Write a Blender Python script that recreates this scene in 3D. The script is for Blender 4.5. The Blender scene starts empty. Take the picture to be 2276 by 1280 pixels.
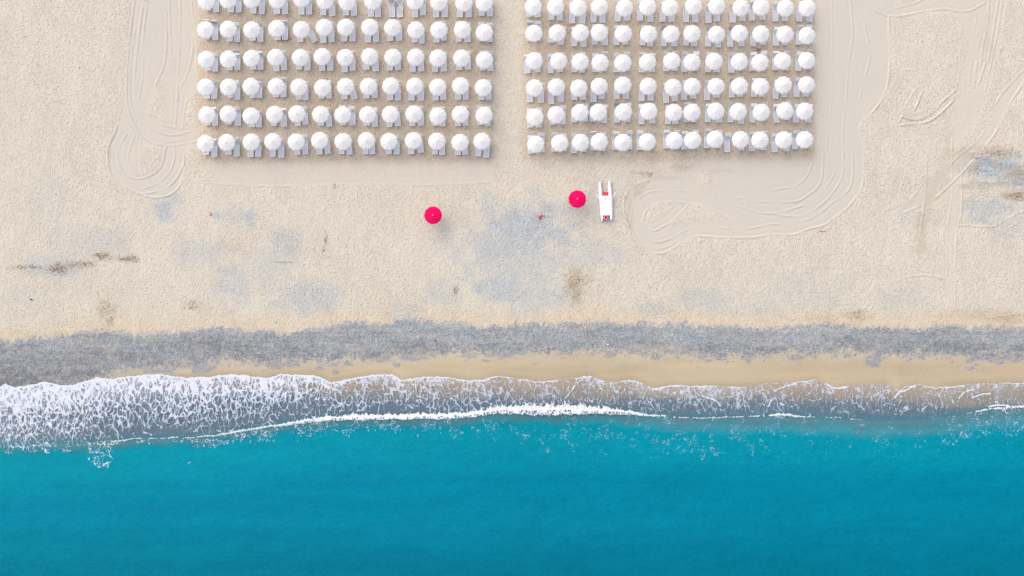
import bpy, bmesh, math, random
import numpy as np
from mathutils import Vector, Matrix

rnd = random.Random(7)
S = bpy.context.scene
C = S.collection
R_ = math.radians

# ------------------------------------------------------------------ camera, sky, sun, exposure
CAM_H = 88.0          # metres above the sand, looking straight down
PXM = 20.0            # photo pixels per metre on the sand
cam_d = bpy.data.cameras.new('camera')
cam = bpy.data.objects.new('camera', cam_d)
C.objects.link(cam)
cam.location = (0, 0, CAM_H)
cam.rotation_euler = (0, 0, 0)
cam_d.sensor_width = 36.0
cam_d.lens = 36.0 * CAM_H / (2276 / PXM)
cam_d.clip_start = 0.5
cam_d.clip_end = 12000
S.camera = cam

SUN_ELEV, SUN_AZ = 50.0, 316.0      # compass azimuth: light comes from the upper left of the photograph
w = bpy.data.worlds.new('World')
S.world = w
w.use_nodes = True
nt = w.node_tree
nt.nodes.clear()
sky = nt.nodes.new('ShaderNodeTexSky')
sky.sky_type = 'NISHITA'
sky.sun_disc = False
sky.sun_elevation = R_(SUN_ELEV)
sky.sun_rotation = R_(SUN_AZ)
sky.air_density = 1.0
sky.dust_density = 3.5
sky.ozone_density = 1.0
bg = nt.nodes.new('ShaderNodeBackground')
bg.inputs['Strength'].default_value = 0.11
wo = nt.nodes.new('ShaderNodeOutputWorld')
nt.links.new(sky.outputs[0], bg.inputs[0])
nt.links.new(bg.outputs[0], wo.inputs[0])

sd = bpy.data.lights.new('sun', 'SUN')
sd.energy = 1.42
sd.angle = R_(110)
sd.color = (1.0, 0.905, 0.79)
so = bpy.data.objects.new('sun', sd)
C.objects.link(so)
az, el = R_(SUN_AZ), R_(SUN_ELEV)
to_sun = Vector((math.sin(az) * math.cos(el), math.cos(az) * math.cos(el), math.sin(el)))
so.rotation_euler = (-to_sun).to_track_quat('-Z', 'Y').to_euler()
so.location = to_sun * 60

S.view_settings.view_transform = 'Standard'
S.view_settings.look = 'None'
S.view_settings.gamma = 1.0
S.view_settings.use_curve_mapping = False
S.view_settings.exposure = 0.72
S.cycles.max_bounces = 6
S.cycles.transparent_max_bounces = 8
S.cycles.caustics_reflective = False
S.cycles.caustics_refractive = False

Z_SEA = -0.5


def W(px, py, z=0.0):
    """photo position of a point at height z -> where it stands"""
    k = (CAM_H - z) / CAM_H / PXM
    return ((px - 1138.0) * k, (640.0 - py) * k)


# ------------------------------------------------------------------ numeric noise
def _hash(ix, iy, seed):
    h = (ix.astype(np.int64) * 374761393 + iy.astype(np.int64) * 668265263 + seed * 1274126177) & 0xFFFFFFFF
    h = ((h ^ (h >> 13)) * 1274126177) & 0xFFFFFFFF
    h = ((h ^ (h >> 16)) * 2246822519) & 0xFFFFFFFF
    h = h ^ (h >> 15)
    return (h & 0xFFFFFF).astype(np.float32) / 16777215.0


def vnoise(x, y, seed=0):
    x0 = np.floor(x); y0 = np.floor(y)
    fx = (x - x0).astype(np.float32); fy = (y - y0).astype(np.float32)
    ix = x0.astype(np.int64); iy = y0.astype(np.int64)
    fx = fx * fx * fx * (fx * (fx * 6 - 15) + 10)
    fy = fy * fy * fy * (fy * (fy * 6 - 15) + 10)
    a = _hash(ix, iy, seed); b = _hash(ix + 1, iy, seed)
    c = _hash(ix, iy + 1, seed); d = _hash(ix + 1, iy + 1, seed)
    return (a + (b - a) * fx) * (1 - fy) + (c + (d - c) * fx) * fy


def fbm(x, y, seed=0, octv=4, gain=0.5):
    s = 0.0; amp = 1.0; tot = 0.0
    for k in range(octv):
        s = s + amp * vnoise(x * (2 ** k) + 17.3 * k, y * (2 ** k) - 9.1 * k, seed + 31 * k)
        tot += amp
        amp *= gain
    return s / tot


def worley(x, y, seed=0):
    """distance to the nearest cell border (F2-F1)"""
    ix = np.floor(x).astype(np.int64); iy = np.floor(y).astype(np.int64)
    f1 = np.full(x.shape, 9.0, np.float32); f2 = f1.copy()
    for dx in (-1, 0, 1):
        for dy in (-1, 0, 1):
            cx = ix + dx; cy = iy + dy
            qx = cx + _hash(cx, cy, seed); qy = cy + _hash(cx, cy, seed + 77)
            d = np.sqrt((qx - x) ** 2 + (qy - y) ** 2).astype(np.float32)
            m = d < f1
            f2 = np.where(m, f1, np.minimum(f2, d))
            f1 = np.where(m, d, f1)
    return f2 - f1


def sstep(a, b, x):
    t = np.clip((x - a) / (b - a), 0, 1)
    return t * t * (3 - 2 * t)


def quantile_rank(p):
    f = p.ravel()
    srt = np.sort(f[::7])
    return (np.searchsorted(srt, f) / float(len(srt))).reshape(p.shape).astype(np.float32)


# ------------------------------------------------------------------ materials
def new_mat(name):
    m = bpy.data.materials.new(name)
    m.use_nodes = True
    n = m.node_tree
    b = n.nodes['Principled BSDF']
    return m, n, b


def solid(name, col, rough=0.6, var=0.06, scale=9.0, spec=0.3, bump=0.0):
    m, n, b = new_mat(name)
    tc = n.nodes.new('ShaderNodeTexCoord')
    no = n.nodes.new('ShaderNodeTexNoise')
    no.inputs['Scale'].default_value = scale
    no.inputs['Detail'].default_value = 3
    n.links.new(tc.outputs['Object'], no.inputs['Vector'])
    mx = n.nodes.new('ShaderNodeMix'); mx.data_type = 'RGBA'
    mx.inputs[6].default_value = (*[c * (1 - var) for c in col], 1)
    mx.inputs[7].default_value = (*[min(1, c * (1 + var)) for c in col], 1)
    n.links.new(no.outputs['Fac'], mx.inputs[0])
    n.links.new(mx.outputs[2], b.inputs['Base Color'])
    b.inputs['Roughness'].default_value = rough
    b.inputs['Specular IOR Level'].default_value = spec
    if bump:
        bp = n.nodes.new('ShaderNodeBump')
        bp.inputs['Strength'].default_value = bump
        bp.inputs['Distance'].default_value = 0.01
        n.links.new(no.outputs['Fac'], bp.inputs['Height'])
        n.links.new(bp.outputs['Normal'], b.inputs['Normal'])
    return m


def fabric(name, col, transl=0.25, var=0.03):
    m = solid(name, col, rough=0.85, var=var, scale=3.0, spec=0.1)
    n = m.node_tree
    b = n.nodes['Principled BSDF']
    out = n.nodes['Material Output']
    tr = n.nodes.new('ShaderNodeBsdfTranslucent')
    tr.inputs['Color'].default_value = (*col, 1)
    mix = n.nodes.new('ShaderNodeMixShader')
    mix.inputs[0].default_value = transl
    n.links.new(b.outputs[0], mix.inputs[1])
    n.links.new(tr.outputs[0], mix.inputs[2])
    n.links.new(mix.outputs[0], out.inputs[0])
    return m


M_CANOPY = fabric('white_canvas', (0.88, 0.88, 0.875), 0.36)
M_RED = fabric('pink_red_canvas', (0.85, 0.004, 0.105), 0.12)
M_WHITE = solid('white_metal', (0.80, 0.80, 0.80), 0.45, 0.03)
M_POLE = solid('pole_metal', (0.62, 0.62, 0.63), 0.4, 0.04)
M_SLING = fabric('sling_mesh', (0.55, 0.585, 0.67), 0.12, 0.06)
M_HOOD = fabric('hood_canvas', (0.76, 0.78, 0.81), 0.15, 0.05)
M_HULL = solid('white_fibreglass', (0.82, 0.82, 0.81), 0.35, 0.03, 2.0, 0.4)
M_REDP = solid('red_plastic', (0.75, 0.02, 0.05), 0.5, 0.1)
M_FADED = solid('faded_red', (0.50, 0.16, 0.15), 0.8, 0.2)
M_ORANGE = solid('orange_plastic', (0.72, 0.17, 0.08), 0.6, 0.12)
M_DARK = solid('dark_wood', (0.05, 0.045, 0.05), 0.8, 0.3)
M_DRIFT = solid('driftwood', (0.26, 0.19, 0.12), 0.85, 0.3)
M_PALEW = solid('pale_board', (0.42, 0.45, 0.50), 0.8, 0.15)
M_WEED = solid('dried_weed', (0.34, 0.25, 0.18), 0.95, 0.45, 30.0)
M_STONE = solid('pale_stone', (0.75, 0.75, 0.73), 0.8, 0.1)


# ------------------------------------------------------------------ object helpers
def link(name, me, mat=None, parent=None, smooth=False):
    if mat is not None and not me.materials:
        me.materials.append(mat)
    if smooth:
        me.polygons.foreach_set('use_smooth', [True] * len(me.polygons))
    o = bpy.data.objects.new(name, me)
    C.objects.link(o)
    if parent is not None:
        o.parent = parent
    return o


def mesh_from(name, verts, faces):
    me = bpy.data.meshes.new(name)
    me.from_pydata([tuple(v) for v in verts], [], faces)
    me.update()
    return me


def bm_mesh(name, bm):
    bmesh.ops.recalc_face_normals(bm, faces=bm.faces)
    me = bpy.data.meshes.new(name)
    bm.to_mesh(me)
    bm.free()
    return me


def add_box(bm, c, s, rot=None, bevel=0.0):
    r = bmesh.ops.create_cube(bm, size=1.0)
    vs = r['verts']
    mt = Matrix.Translation(Vector(c)) @ (rot.to_4x4() if rot else Matrix.Identity(4)) @ Matrix.Diagonal((*s, 1))
    bmesh.ops.transform(bm, matrix=mt, verts=vs)
    if bevel:
        ed = list({e for v in vs for e in v.link_edges})
        bmesh.ops.bevel(bm, geom=ed, offset=bevel, segments=2, affect='EDGES', profile=0.5)


def add_tube(bm, a, b, r0, r1=None, seg=8):
    a = Vector(a); b = Vector(b)
    d = b - a
    r1 = r0 if r1 is None else r1
    q = d.to_track_quat('Z', 'Y').to_matrix().to_4x4()
    bmesh.ops.create_cone(bm, cap_ends=True, segments=seg, radius1=r0, radius2=r1, depth=d.length,
                          matrix=Matrix.Translation((a + b) / 2) @ q)


def add_lathe(bm, prof, seg=16, center=(0, 0, 0)):
    rings = []
    for r, z in prof:
        rings.append([bm.verts.new((center[0] + r * math.cos(2 * math.pi * k / seg),
                                    center[1] + r * math.sin(2 * math.pi * k / seg), center[2] + z)) for k in range(seg)])
    for i in range(len(rings) - 1):
        for k in range(seg):
            bm.faces.new((rings[i][k], rings[i][(k + 1) % seg], rings[i + 1][(k + 1) % seg], rings[i + 1][k]))
    bm.faces.new(rings[0][::-1]); bm.faces.new(rings[-1])


def empty(name, loc, rotz=0.0):
    o = bpy.data.objects.new(name, None)
    o.empty_display_size = 0.2
    o.location = loc
    o.rotation_euler = (0, 0, rotz)
    C.objects.link(o)
    return o


def tag(o, label, cat, group=None):
    o['label'] = label
    o['category'] = cat
    if group:
        o['group'] = group
    return o


def dup(root):
    r = root.copy()
    C.objects.link(r)
    for ch in root.children:
        c = ch.copy(); C.objects.link(c); c.parent = r
        for g in ch.children:
            d = g.copy(); C.objects.link(d); d.parent = c
    return r


def grid_mesh(name, X, Y, Z):
    """X,Y,Z arrays (rows, cols) -> quad mesh, numpy fast path"""
    ny, nx = X.shape
    co = np.stack([X, Y, Z], -1).reshape(-1, 3).astype(np.float32)
    i = np.arange(ny * nx).reshape(ny, nx)
    q = np.stack([i[:-1, :-1], i[1:, :-1], i[1:, 1:], i[:-1, 1:]], -1).reshape(-1, 4)
    return quad_mesh(name, co, q)


def quad_mesh(name, co, q):
    me = bpy.data.meshes.new(name)
    me.vertices.add(len(co)); me.vertices.foreach_set('co', co.ravel())
    me.loops.add(q.size); me.loops.foreach_set('vertex_index', q.ravel().astype(np.int32))
    me.polygons.add(len(q))
    me.polygons.foreach_set('loop_start', (np.arange(len(q)) * 4).astype(np.int32))
    me.polygons.foreach_set('use_smooth', np.ones(len(q), bool))
    me.update(calc_edges=True)
    me.validate()
    return me


def vattr(me, name, arr):
    a = me.attributes.new(name, 'FLOAT', 'POINT')
    a.data.foreach_set('value', arr.ravel().astype(np.float32))


def cattr(me, name, arr):
    a = me.attributes.new(name, 'FLOAT_COLOR', 'POINT')
    rgba = np.ones((arr.reshape(-1, 3).shape[0], 4), np.float32)
    rgba[:, :3] = arr.reshape(-1, 3)
    a.data.foreach_set('color', rgba.ravel())


# ------------------------------------------------------------------ shoreline curves, read in photo pixels
def curve(pts):
    p = np.array(pts, float)
    return lambda x: np.interp(x, p[:, 0], p[:, 1])


C_WATER = curve([(-60, 866), (0, 858), (12, 853), (30, 860), (55, 858), (100, 848), (130, 855), (165, 855), (180, 850), (215, 839),
    (250, 842), (290, 835), (350, 831), (365, 832), (420, 840), (445, 836), (460, 838), (500, 832), (540, 833), (590, 840),
    (625, 831), (680, 833), (700, 833), (720, 840), (735, 850), (760, 845), (800, 837), (830, 833), (870, 832), (885, 840),
    (895, 844), (950, 836), (1000, 838), (1040, 846), (1065, 845), (1090, 838), (1110, 834), (1140, 840), (1180, 846), (1210, 848),
    (1260, 843), (1300, 836), (1310, 835), (1330, 842), (1350, 850), (1380, 848), (1400, 844), (1425, 850), (1450, 864),
    (1465, 863), (1490, 856), (1520, 860), (1550, 857), (1600, 858), (1640, 860), (1680, 858), (1700, 852), (1760, 850),
    (1800, 845), (1815, 843), (1835, 855), (1855, 862), (1900, 855), (1970, 852), (1985, 862), (1997, 870), (2010, 858),
    (2040, 854), (2080, 862), (2140, 855), (2200, 852), (2276, 850), (2340, 852)])
C_CREST = curve([(-60, 990), (0, 988), (100, 986), (200, 984), (235, 983), (300, 975), (430, 972), (480, 967), (560, 955), (610, 947),
    (640, 942), (690, 936), (740, 932), (850, 930), (1000, 928), (1050, 924), (1090, 918), (1150, 916), (1200, 918),
    (1280, 916), (1350, 917), (1390, 919), (1440, 923), (1470, 925), (1550, 928), (1650, 927), (1715, 923), (1745, 922),
    (1770, 924), (1850, 928), (1950, 933), (2050, 930), (2130, 922), (2200, 908), (2276, 905), (2340, 905)])
C_GTOP = curve([(-60, 758), (0, 757), (30, 757), (100, 752), (170, 742), (250, 733), (270, 735), (300, 745), (350, 737), (400, 738),
    (470, 726), (520, 732), (600, 735), (640, 741), (700, 730), (760, 720), (850, 718), (900, 708), (915, 710), (950, 716),
    (1050, 722), (1150, 726), (1200, 723), (1300, 715), (1340, 714), (1400, 722), (1500, 720), (1600, 725), (1700, 725),
    (1800, 722), (1830, 717), (1870, 722), (2000, 731), (2050, 728), (2100, 720), (2150, 727), (2200, 722), (2340, 728)])
C_GBOT = curve([(-60, 880), (200, 858), (235, 838), (255, 824), (330, 818), (420, 812), (480, 802), (540, 806), (640, 803), (750, 801),
    (900, 792), (1000, 783), (1100, 785), (1300, 782), (1400, 781), (1500, 779), (1600, 794), (1700, 790), (1800, 784),
    (1900, 785), (2000, 787), (2100, 790), (2160, 802), (2220, 790), (2340, 785)])

# ------------------------------------------------------------------ tracks pressed into the sand (photo pixels)
RIDGES = [  # (height m, sigma px, points)
    (.060, 1.7, [(301, -20), (292, 54), (285, 126), (281, 187), (283, 234), (298, 277), (323, 309), (359, 322), (387, 323), (438, 314)]),
    (.050, 1.5, [(323, -20), (312, 47), (301, 144), (298, 201), (307, 244), (330, 280), (359, 295), (391, 300), (434, 287)]),
    (.045, 1.5, [(331, -20), (319, 72), (316, 169), (308, 223), (319, 252), (352, 273), (391, 284), (431, 287)]),
    (.040, 1.4, [(375, -20), (377, 43), (380, 119)]),
    (.045, 1.4, [(368, -20), (370, 72), (364, 144), (348, 180), (334, 223), (325, 255)]),
    (.040, 1.4, [(400, -20), (400, 72), (395, 162), (393, 223), (389, 284)]),
    (.050, 1.4, [(423, -20), (430, 54), (427, 115), (416, 162), (398, 201), (394, 223)]),
    (.040, 1.4, [(416, 216), (409, 252), (405, 287)]),
    (.040, 1.4, [(300, 60), (290, 130), (288, 190), (291, 236), (303, 270)]),
    (.060, 1.8, [(269, 234), (258, 287), (242, 323), (240, 363), (251, 395), (287, 420), (330, 437), (366, 437), (395, 419), (407, 388), (409, 352), (405, 327)]),
    (.055, 1.5, [(280, 298), (262, 334), (264, 367), (283, 390), (308, 397), (337, 388), (359, 367), (368, 327)]),
    (.040, 1.4, [(298, 302), (285, 341), (289, 370), (305, 392)]),
    (.040, 1.4, [(312, 313), (310, 352), (317, 390)]),
    (.050, 1.6, [(387, 323), (387, 352), (377, 381), (352, 406), (323, 417), (294, 424)]),
    (.050, 1.6, [(407, 363), (395, 392), (366, 420), (316, 431)]),
    (.035, 1.4, [(418, 220), (445, 218)]), (.035, 1.4, [(412, 252), (446, 245)]), (.035, 1.4, [(422, 325), (440, 362)]),
    # turning loops below the right block
    (.055, 1.6, [(1434, 506), (1429, 493), (1434, 472), (1450, 456), (1471, 449), (1498, 448), (1529, 452)]),
    (.050, 1.5, [(1437, 509), (1453, 513), (1469, 506), (1498, 488), (1532, 453)]),
    (.040, 1.5, [(1440, 493), (1463, 486), (1487, 467), (1498, 456)]),
    (.050, 1.6, [(1442, 530), (1463, 538), (1487, 531), (1519, 514), (1550, 503), (1582, 503), (1640, 509), (1693, 503), (1714, 498), (1756, 500)]),
    (.060, 1.8, [(1442, 401), (1416, 409), (1395, 427), (1386, 453), (1390, 482), (1403, 511), (1419, 538), (1440, 556), (1466, 564),
                 (1492, 555), (1519, 535), (1545, 525), (1571, 526), (1614, 528), (1666, 528), (1719, 521), (1761, 522), (1798, 509),
                 (1832, 500), (1851, 486), (1877, 467), (1898, 445), (1914, 419), (1919, 393), (1921, 340), (1919, 323), (1911, 277),
                 (1944, 244), (1969, 201), (1978, 144), (1976, 72), (1976, 36)]),
    (.055, 1.6, [(1640, 438), (1680, 447), (1730, 449), (1772, 447), (1798, 432), (1817, 416), (1827, 393), (1830, 340)]),
    (.050, 1.6, [(1635, 456), (1680, 470), (1719, 474), (1761, 464), (1793, 453), (1819, 435), (1843, 406), (1856, 382)]),
    (.055, 1.6, [(1719, 476), (1772, 481), (1809, 466), (1838, 443), (1861, 414), (1873, 387), (1875, 340)]),
    (.045, 1.5, [(1772, 493), (1803, 485), (1832, 466), (1846, 453), (1877, 432), (1893, 406), (1896, 366), (1894, 340)]),
    (.040, 1.5, [(1719, 422), (1772, 411), (1796, 387), (1806, 361)]),
    (.035, 1.6, [(1400, 498), (1405, 466), (1419, 443), (1442, 427), (1477, 424), (1519, 424), (1561, 430)]),
    (.045, 1.6, [(1405, 505), (1412, 525), (1432, 545), (1462, 553), (1490, 545), (1517, 527)]),
    (.035, 1.5, [(1888, -20), (1895, 72), (1886, 144), (1881, 216), (1874, 287), (1874, 359)]),
    (.040, 1.5, [(1922, 54), (1933, 126), (1915, 198), (1908, 259)]),
    (.025, 1.4, [(1848, 0), (1850, 120), (1846, 250), (1835, 340)]),
    (.050, 1.5, [(1950, -20), (1980, 13), (2001, 15), (2033, 7), (2059, -6)]),
    (.050, 1.6, [(1944, 22), (1972, 34), (2001, 36), (2051, 25), (2102, 20), (2134, 25), (2159, 22), (2191, 5)]),
    (.040, 1.5, [(2231, -20), (2217, 72), (2202, 144), (2190, 201)]), (.040, 1.5, [(2199, -20), (2195, 54), (2184, 108), (2174, 194)]),
    (.040, 1.5, [(2222, -20), (2208, 70), (2196, 140)]), (.035, 1.4, [(2170, 40), (2160, 110), (2155, 190)]),
    (.10, 1.7, [(2037, 194), (2016, 230), (2001, 269)]), (.10, 1.7, [(2051, 201), (2033, 244)]), (-.06, 1.7, [(2044, 197), (2025, 236)]),
    (.09, 1.6, [(2001, 259), (2048, 262), (2123, 201)]), (.09, 1.6, [(2003, 278), (2066, 269), (2120, 223)]),
    (-.06, 1.7, [(2003, 268), (2056, 266), (2110, 222)]),
    (.06, 1.6, [(2160, 140), (2150, 190)]), (.06, 1.6, [(2172, 135), (2164, 195)]), (.06, 1.6, [(2190, 140), (2176, 185)]),
    (.055, 1.7, [(2290, 160), (2240, 238), (2215, 290), (2190, 325), (2150, 372), (2110, 412), (2070, 446), (2010, 472)]),
    (.040, 1.6, [(2290, 140), (2222, 215), (2205, 262), (2170, 315), (2125, 352), (2095, 390)]),
    (.045, 1.6, [(2138, 372), (2137, 470), (2126, 520), (2124, 650)]), (.035, 1.6, [(2116, 310), (2116, 430), (2107, 500), (2105, 610)]),
    (.040, 1.6, [(2060, 340), (2058, 420), (2046, 520)]), (.035, 1.6, [(1965, 470), (2015, 448), (2040, 425)]),
    (.040, 1.6, [(2132, 500), (2170, 503), (2210, 503), (2240, 485), (2290, 462)]), (.035, 1.6, [(2225, 520), (2260, 495), (2290, 485)]),
    (.035, 1.6, [(1990, 508), (2020, 490), (2030, 488)]), (.035, 1.6, [(2010, 617), (2060, 612), (2100, 620)]),
    (.030, 1.6, [(480, 408), (620, 414), (800, 409), (960, 411), (1090, 405)]),
    (.030, 1.6, [(476, 380), (480, 410)]),
    (.030, 1.5, [(432, -20), (436, 120), (438, 215)]),
    (.030, 1.4, [(265, -10), (292, 40)]), (.030, 1.4, [(278, -10), (296, 22)]),
    (.025, 1.4, [(560, 108), (700, 113), (850, 116), (950, 123)]), (.025, 1.4, [(520, 112), (640, 106), (760, 114)]),
]
SMOOTH_POLYS = [
    [(300, -40), (290, 60), (280, 160), (273, 215), (262, 270), (248, 320), (243, 350), (245, 390), (262, 410), (300, 425), (340, 437),
     (370, 435), (395, 418), (408, 395), (408, 350), (420, 320), (441, 312), (441, 290), (425, 283), (408, 280), (420, 220), (436, 180), (440, 0), (440, -40)],
    [(1442, 401), (1416, 409), (1395, 427), (1386, 453), (1390, 482), (1403, 511), (1419, 538), (1440, 556), (1466, 564),
     (1492, 555), (1519, 535), (1545, 525), (1571, 526), (1614, 528), (1666, 528), (1719, 521), (1761, 522), (1798, 509),
     (1832, 500), (1851, 486), (1877, 467), (1898, 445), (1914, 419), (1919, 393), (1921, 340), (1919, 323), (1911, 277),
     (1944, 244), (1969, 201), (1978, 144), (1976, 72), (1976, 36), (2060, 25), (2130, 25), (2190, 5), (2190, -40), (1810, -40), (1816, 340), (1770, 352), (1560, 352),
     (1540, 370), (1460, 385)],
    [(470, 362), (1092, 358), (1095, 404), (960, 411), (800, 409), (620, 414), (480, 410)],
    [(2110, -40), (2240, -40), (2225, 72), (2200, 190), (2180, 260), (2120, 330), (2100, 300), (2130, 200), (2150, 100)],
    [(2290, 140), (2222, 215), (2205, 262), (2170, 315), (2095, 360), (2060, 420), (2000, 470), (2060, 465), (2150, 375), (2215, 290), (2240, 238), (2290, 165)],
    [(2107, 360), (2138, 372), (2137, 470), (2126, 520), (2124, 660), (2100, 660), (2105, 500)],
]
ROUGH_POLYS = [
    [(352, 170), (368, 190), (368, 275), (325, 255), (340, 215)],
    [(314, 325), (365, 325), (360, 355), (345, 385), (322, 390), (312, 360)],
    [(1434, 490), (1437, 472), (1455, 453), (1482, 448), (1500, 450), (1470, 478), (1440, 490)],
    [(1532, 453), (1566, 456), (1608, 477), (1640, 488), (1550, 489), (1498, 498), (1480, 505)],
    [(1552, 380), (1580, 382), (1582, 413), (1556, 412)],
    [(1990, -10), (2040, -10), (2030, 3), (2000, 10)],
]


def in_poly(px, py, poly):
    r = np.zeros(px.shape, bool)
    n = len(poly)
    for i in range(n):
        x0, y0 = poly[i]; x1, y1 = poly[(i + 1) % n]
        if y0 == y1:
            continue
        c = ((y0 > py) != (y1 > py)) & (px < (x1 - x0) * (py - y0) / (y1 - y0) + x0)
        r ^= c
    return r


def smooth_curve(pts, n=6):
    """Catmull-Rom through the points"""
    P = [np.array(p, float) for p in pts]
    if len(P) < 3:
        return P
    out = []
    for i in range(len(P) - 1):
        p0 = P[max(i - 1, 0)]; p1 = P[i]; p2 = P[i + 1]; p3 = P[min(i + 2, len(P) - 1)]
        for k in range(n):
            t = k / n
            out.append(0.5 * ((2 * p1) + (-p0 + p2) * t + (2 * p0 - 5 * p1 + 4 * p2 - p3) * t * t + (-p0 + 3 * p1 - 3 * p2 + p3) * t ** 3))
    out.append(P[-1])
    return out


def poly_dist(px1, py1, PX, PY, pts, reach):
    """distance field (pixels) to a polyline on the rectilinear pixel grid, far away = 99"""
    D = np.full(PX.shape, 99.0, np.float32)
    for a, b in zip(pts[:-1], pts[1:]):
        i0 = np.searchsorted(px1, min(a[0], b[0]) - reach); i1 = np.searchsorted(px1, max(a[0], b[0]) + reach)
        lo, hi = min(a[1], b[1]) - reach, max(a[1], b[1]) + reach
        if py1[0] > py1[-1]:
            j0 = np.searchsorted(-py1, -hi); j1 = np.searchsorted(-py1, -lo)
        else:
            j0 = np.searchsorted(py1, lo); j1 = np.searchsorted(py1, hi)
        if i1 <= i0 or j1 <= j0:
            continue
        x = PX[j0:j1, i0:i1]; y = PY[j0:j1, i0:i1]
        dx, dy = b[0] - a[0], b[1] - a[1]
        L = dx * dx + dy * dy + 1e-6
        t = np.clip(((x - a[0]) * dx + (y - a[1]) * dy) / L, 0, 1)
        d = np.hypot(x - a[0] - t * dx, y - a[1] - t * dy)
        D[j0:j1, i0:i1] = np.minimum(D[j0:j1, i0:i1], d)
    return D


# ------------------------------------------------------------------ the beach: one ground sheet
def build_ground():
    st = 0.1
    fine = np.arange(-60, 60 + st / 2, st)
    far = 60 + np.cumsum(np.geomspace(0.3, 900, 26))
    xs = np.concatenate([-far[::-1], fine, far])
    fy = np.arange(-19.5, 34.2, st)
    fary = 34.2 + np.cumsum(np.geomspace(0.3, 900, 24))
    lowy = -19.5 - np.cumsum(np.geomspace(0.4, 900, 22))
    ys = np.concatenate([lowy[::-1], fy, fary])
    X, Y = np.meshgrid(xs, ys)
    px1 = 1138 + xs * PXM
    py1 = 640 - ys * PXM
    # points below the berm lie deeper and so a touch nearer the picture's middle
    drop = np.clip((py1 - 730) / 120, 0, 1)
    PY1 = 640 + (py1 - 640) * (CAM_H / (CAM_H + 0.5 * drop))
    PX, PY = np.meshgrid(px1, PY1)
    PX = 1138 + (PX - 1138) * (CAM_H / (CAM_H + 0.5 * drop))[:, None]
    cx = np.clip(PX, -60, 2340)
    yw = C_WATER(cx)
    gt = C_GTOP(cx) + (fbm(PX / 14, PY / 14, 5, 3) - .5) * 16 + (fbm(PX / 60, PY / 60, 6, 2) - .5) * 8
    gb = C_GBOT(cx) + (fbm(PX / 22, PY / 12, 8, 4) - .5) * 30
    yc = C_CREST(cx)
    # ---- heights
    Z = np.where(PY < yw, Z_SEA * np.clip((PY - 735) / (yw - 735), 0, 1) ** 1.1, Z_SEA - (PY - yw) / PXM * 0.075)
    dd = np.clip(PY - yc, 0, None) / PXM
    Z = Z - dd * 0.14
    Z = np.maximum(Z, -6.0)
    far_m = sstep(70, 400, np.abs(X)) + sstep(40, 300, Y)
    Z = Z + 0.06 * (fbm(X / 6, Y / 6, 3, 3) - .5) * (PY < 720)
    # ---- masks
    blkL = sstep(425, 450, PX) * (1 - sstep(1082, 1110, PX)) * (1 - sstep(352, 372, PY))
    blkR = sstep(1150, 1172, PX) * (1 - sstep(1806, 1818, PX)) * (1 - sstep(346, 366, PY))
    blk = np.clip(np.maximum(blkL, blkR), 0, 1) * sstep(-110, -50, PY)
    wob = (fbm(PX / 25, PY / 25, 12, 3) - .5) * 10
    smooth = np.zeros(PX.shape, np.float32)
    core = (PY < 700) & (PX > 150) & (PX < 2340)
    jj = np.where(core.any(1))[0]; ii = np.where(core.any(0))[0]
    sl = np.s_[jj[0]:jj[-1] + 1, ii[0]:ii[-1] + 1]
    sub = np.zeros(PX[sl].shape, np.float32)
    acc = 0
    offs = [(0, 0), (3.5, 1), (-3.5, -1), (1, -3.5), (-1, 3.5)]
    for ox, oy in offs:
        qx = PX[sl] + ox + wob[sl] * .6; qy = PY[sl] + oy + wob[sl] * .5
        m = np.zeros(qx.shape, bool)
        for k, p in enumerate(SMOOTH_POLYS):
            m |= in_poly(qx, qy, p)
        for p in ROUGH_POLYS:
            m &= ~in_poly(qx, qy, p)
        sub += m / len(offs)
    sub *= 1 - .35 * ((PX[sl] > 455) & (PX[sl] < 1110) & (PY[sl] > 350))
    smooth[sl] = sub
    smooth *= (1 - 0.55 * sstep(2040, 2110, PX) * sstep(330, 420, PY) - .3 * sstep(2000, 2080, PX) * sstep(420, 330, PY))
    rough = (1 - 0.93 * smooth) * (0.93 + .12 * sstep(.30, .70, fbm(X / 4, Y / 3, 26, 4)))
    gdith = (fbm(PX / 2.6, PY / 2.6, 75, 2) - .5) * 1.25
    wetz = sstep(-10, 12, PY - gb + gdith * 34)                      # wet sand below the pebbles
    grav = sstep(-5, 5, PY - gt + gdith * 16) * (1 - wetz) * (0.80 + .20 * sstep(.35, .55, fbm(PX / 9, PY / 7, 76, 3)))
    # ---- geometry relief
    lx = X * 3.6 + (fbm(X / 3, Y / 3, 21, 2) - .5) * 5; ly = Y * 2.0 + (fbm(X / 3, Y / 3, 22, 2) - .5) * 5
    lump = fbm(lx + ly * .25, ly - lx * .1, 23, 2) - .5
    dry = (1 - wetz) * (PY < yw)
    amp = 0.032 * rough * dry * 1.0 * (1 - .35 * grav * sstep(765, 780, PY))
    Z = Z + lump * amp * (1 + 0.5 * blk)
    Z = Z - 0.03 * smooth
    ridge = np.zeros(PX.shape, np.float32)
    for h, sg, pts in RIDGES:
        d = poly_dist(px1, PY1, PX, PY, smooth_curve(pts), 9)
        near = d < 90
        prof = np.exp(-(d / (sg * .85)) ** 2) - 0.30 * np.exp(-((d - 4.0) / 2.2) ** 2)
        wv = sstep(.26, .62, fbm(PX / 30 + h * 900, PY / 30, 33, 3)) * 1.1 + .12
        ridge = ridge + np.where(near, 1.15 * h * prof * wv, 0)
    Z = Z + ridge
    # faint old strand ridge in the pebbles
    sl2 = 770 + (fbm(PX / 70, PX * 0, 41, 3) - .5) * 46
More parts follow.
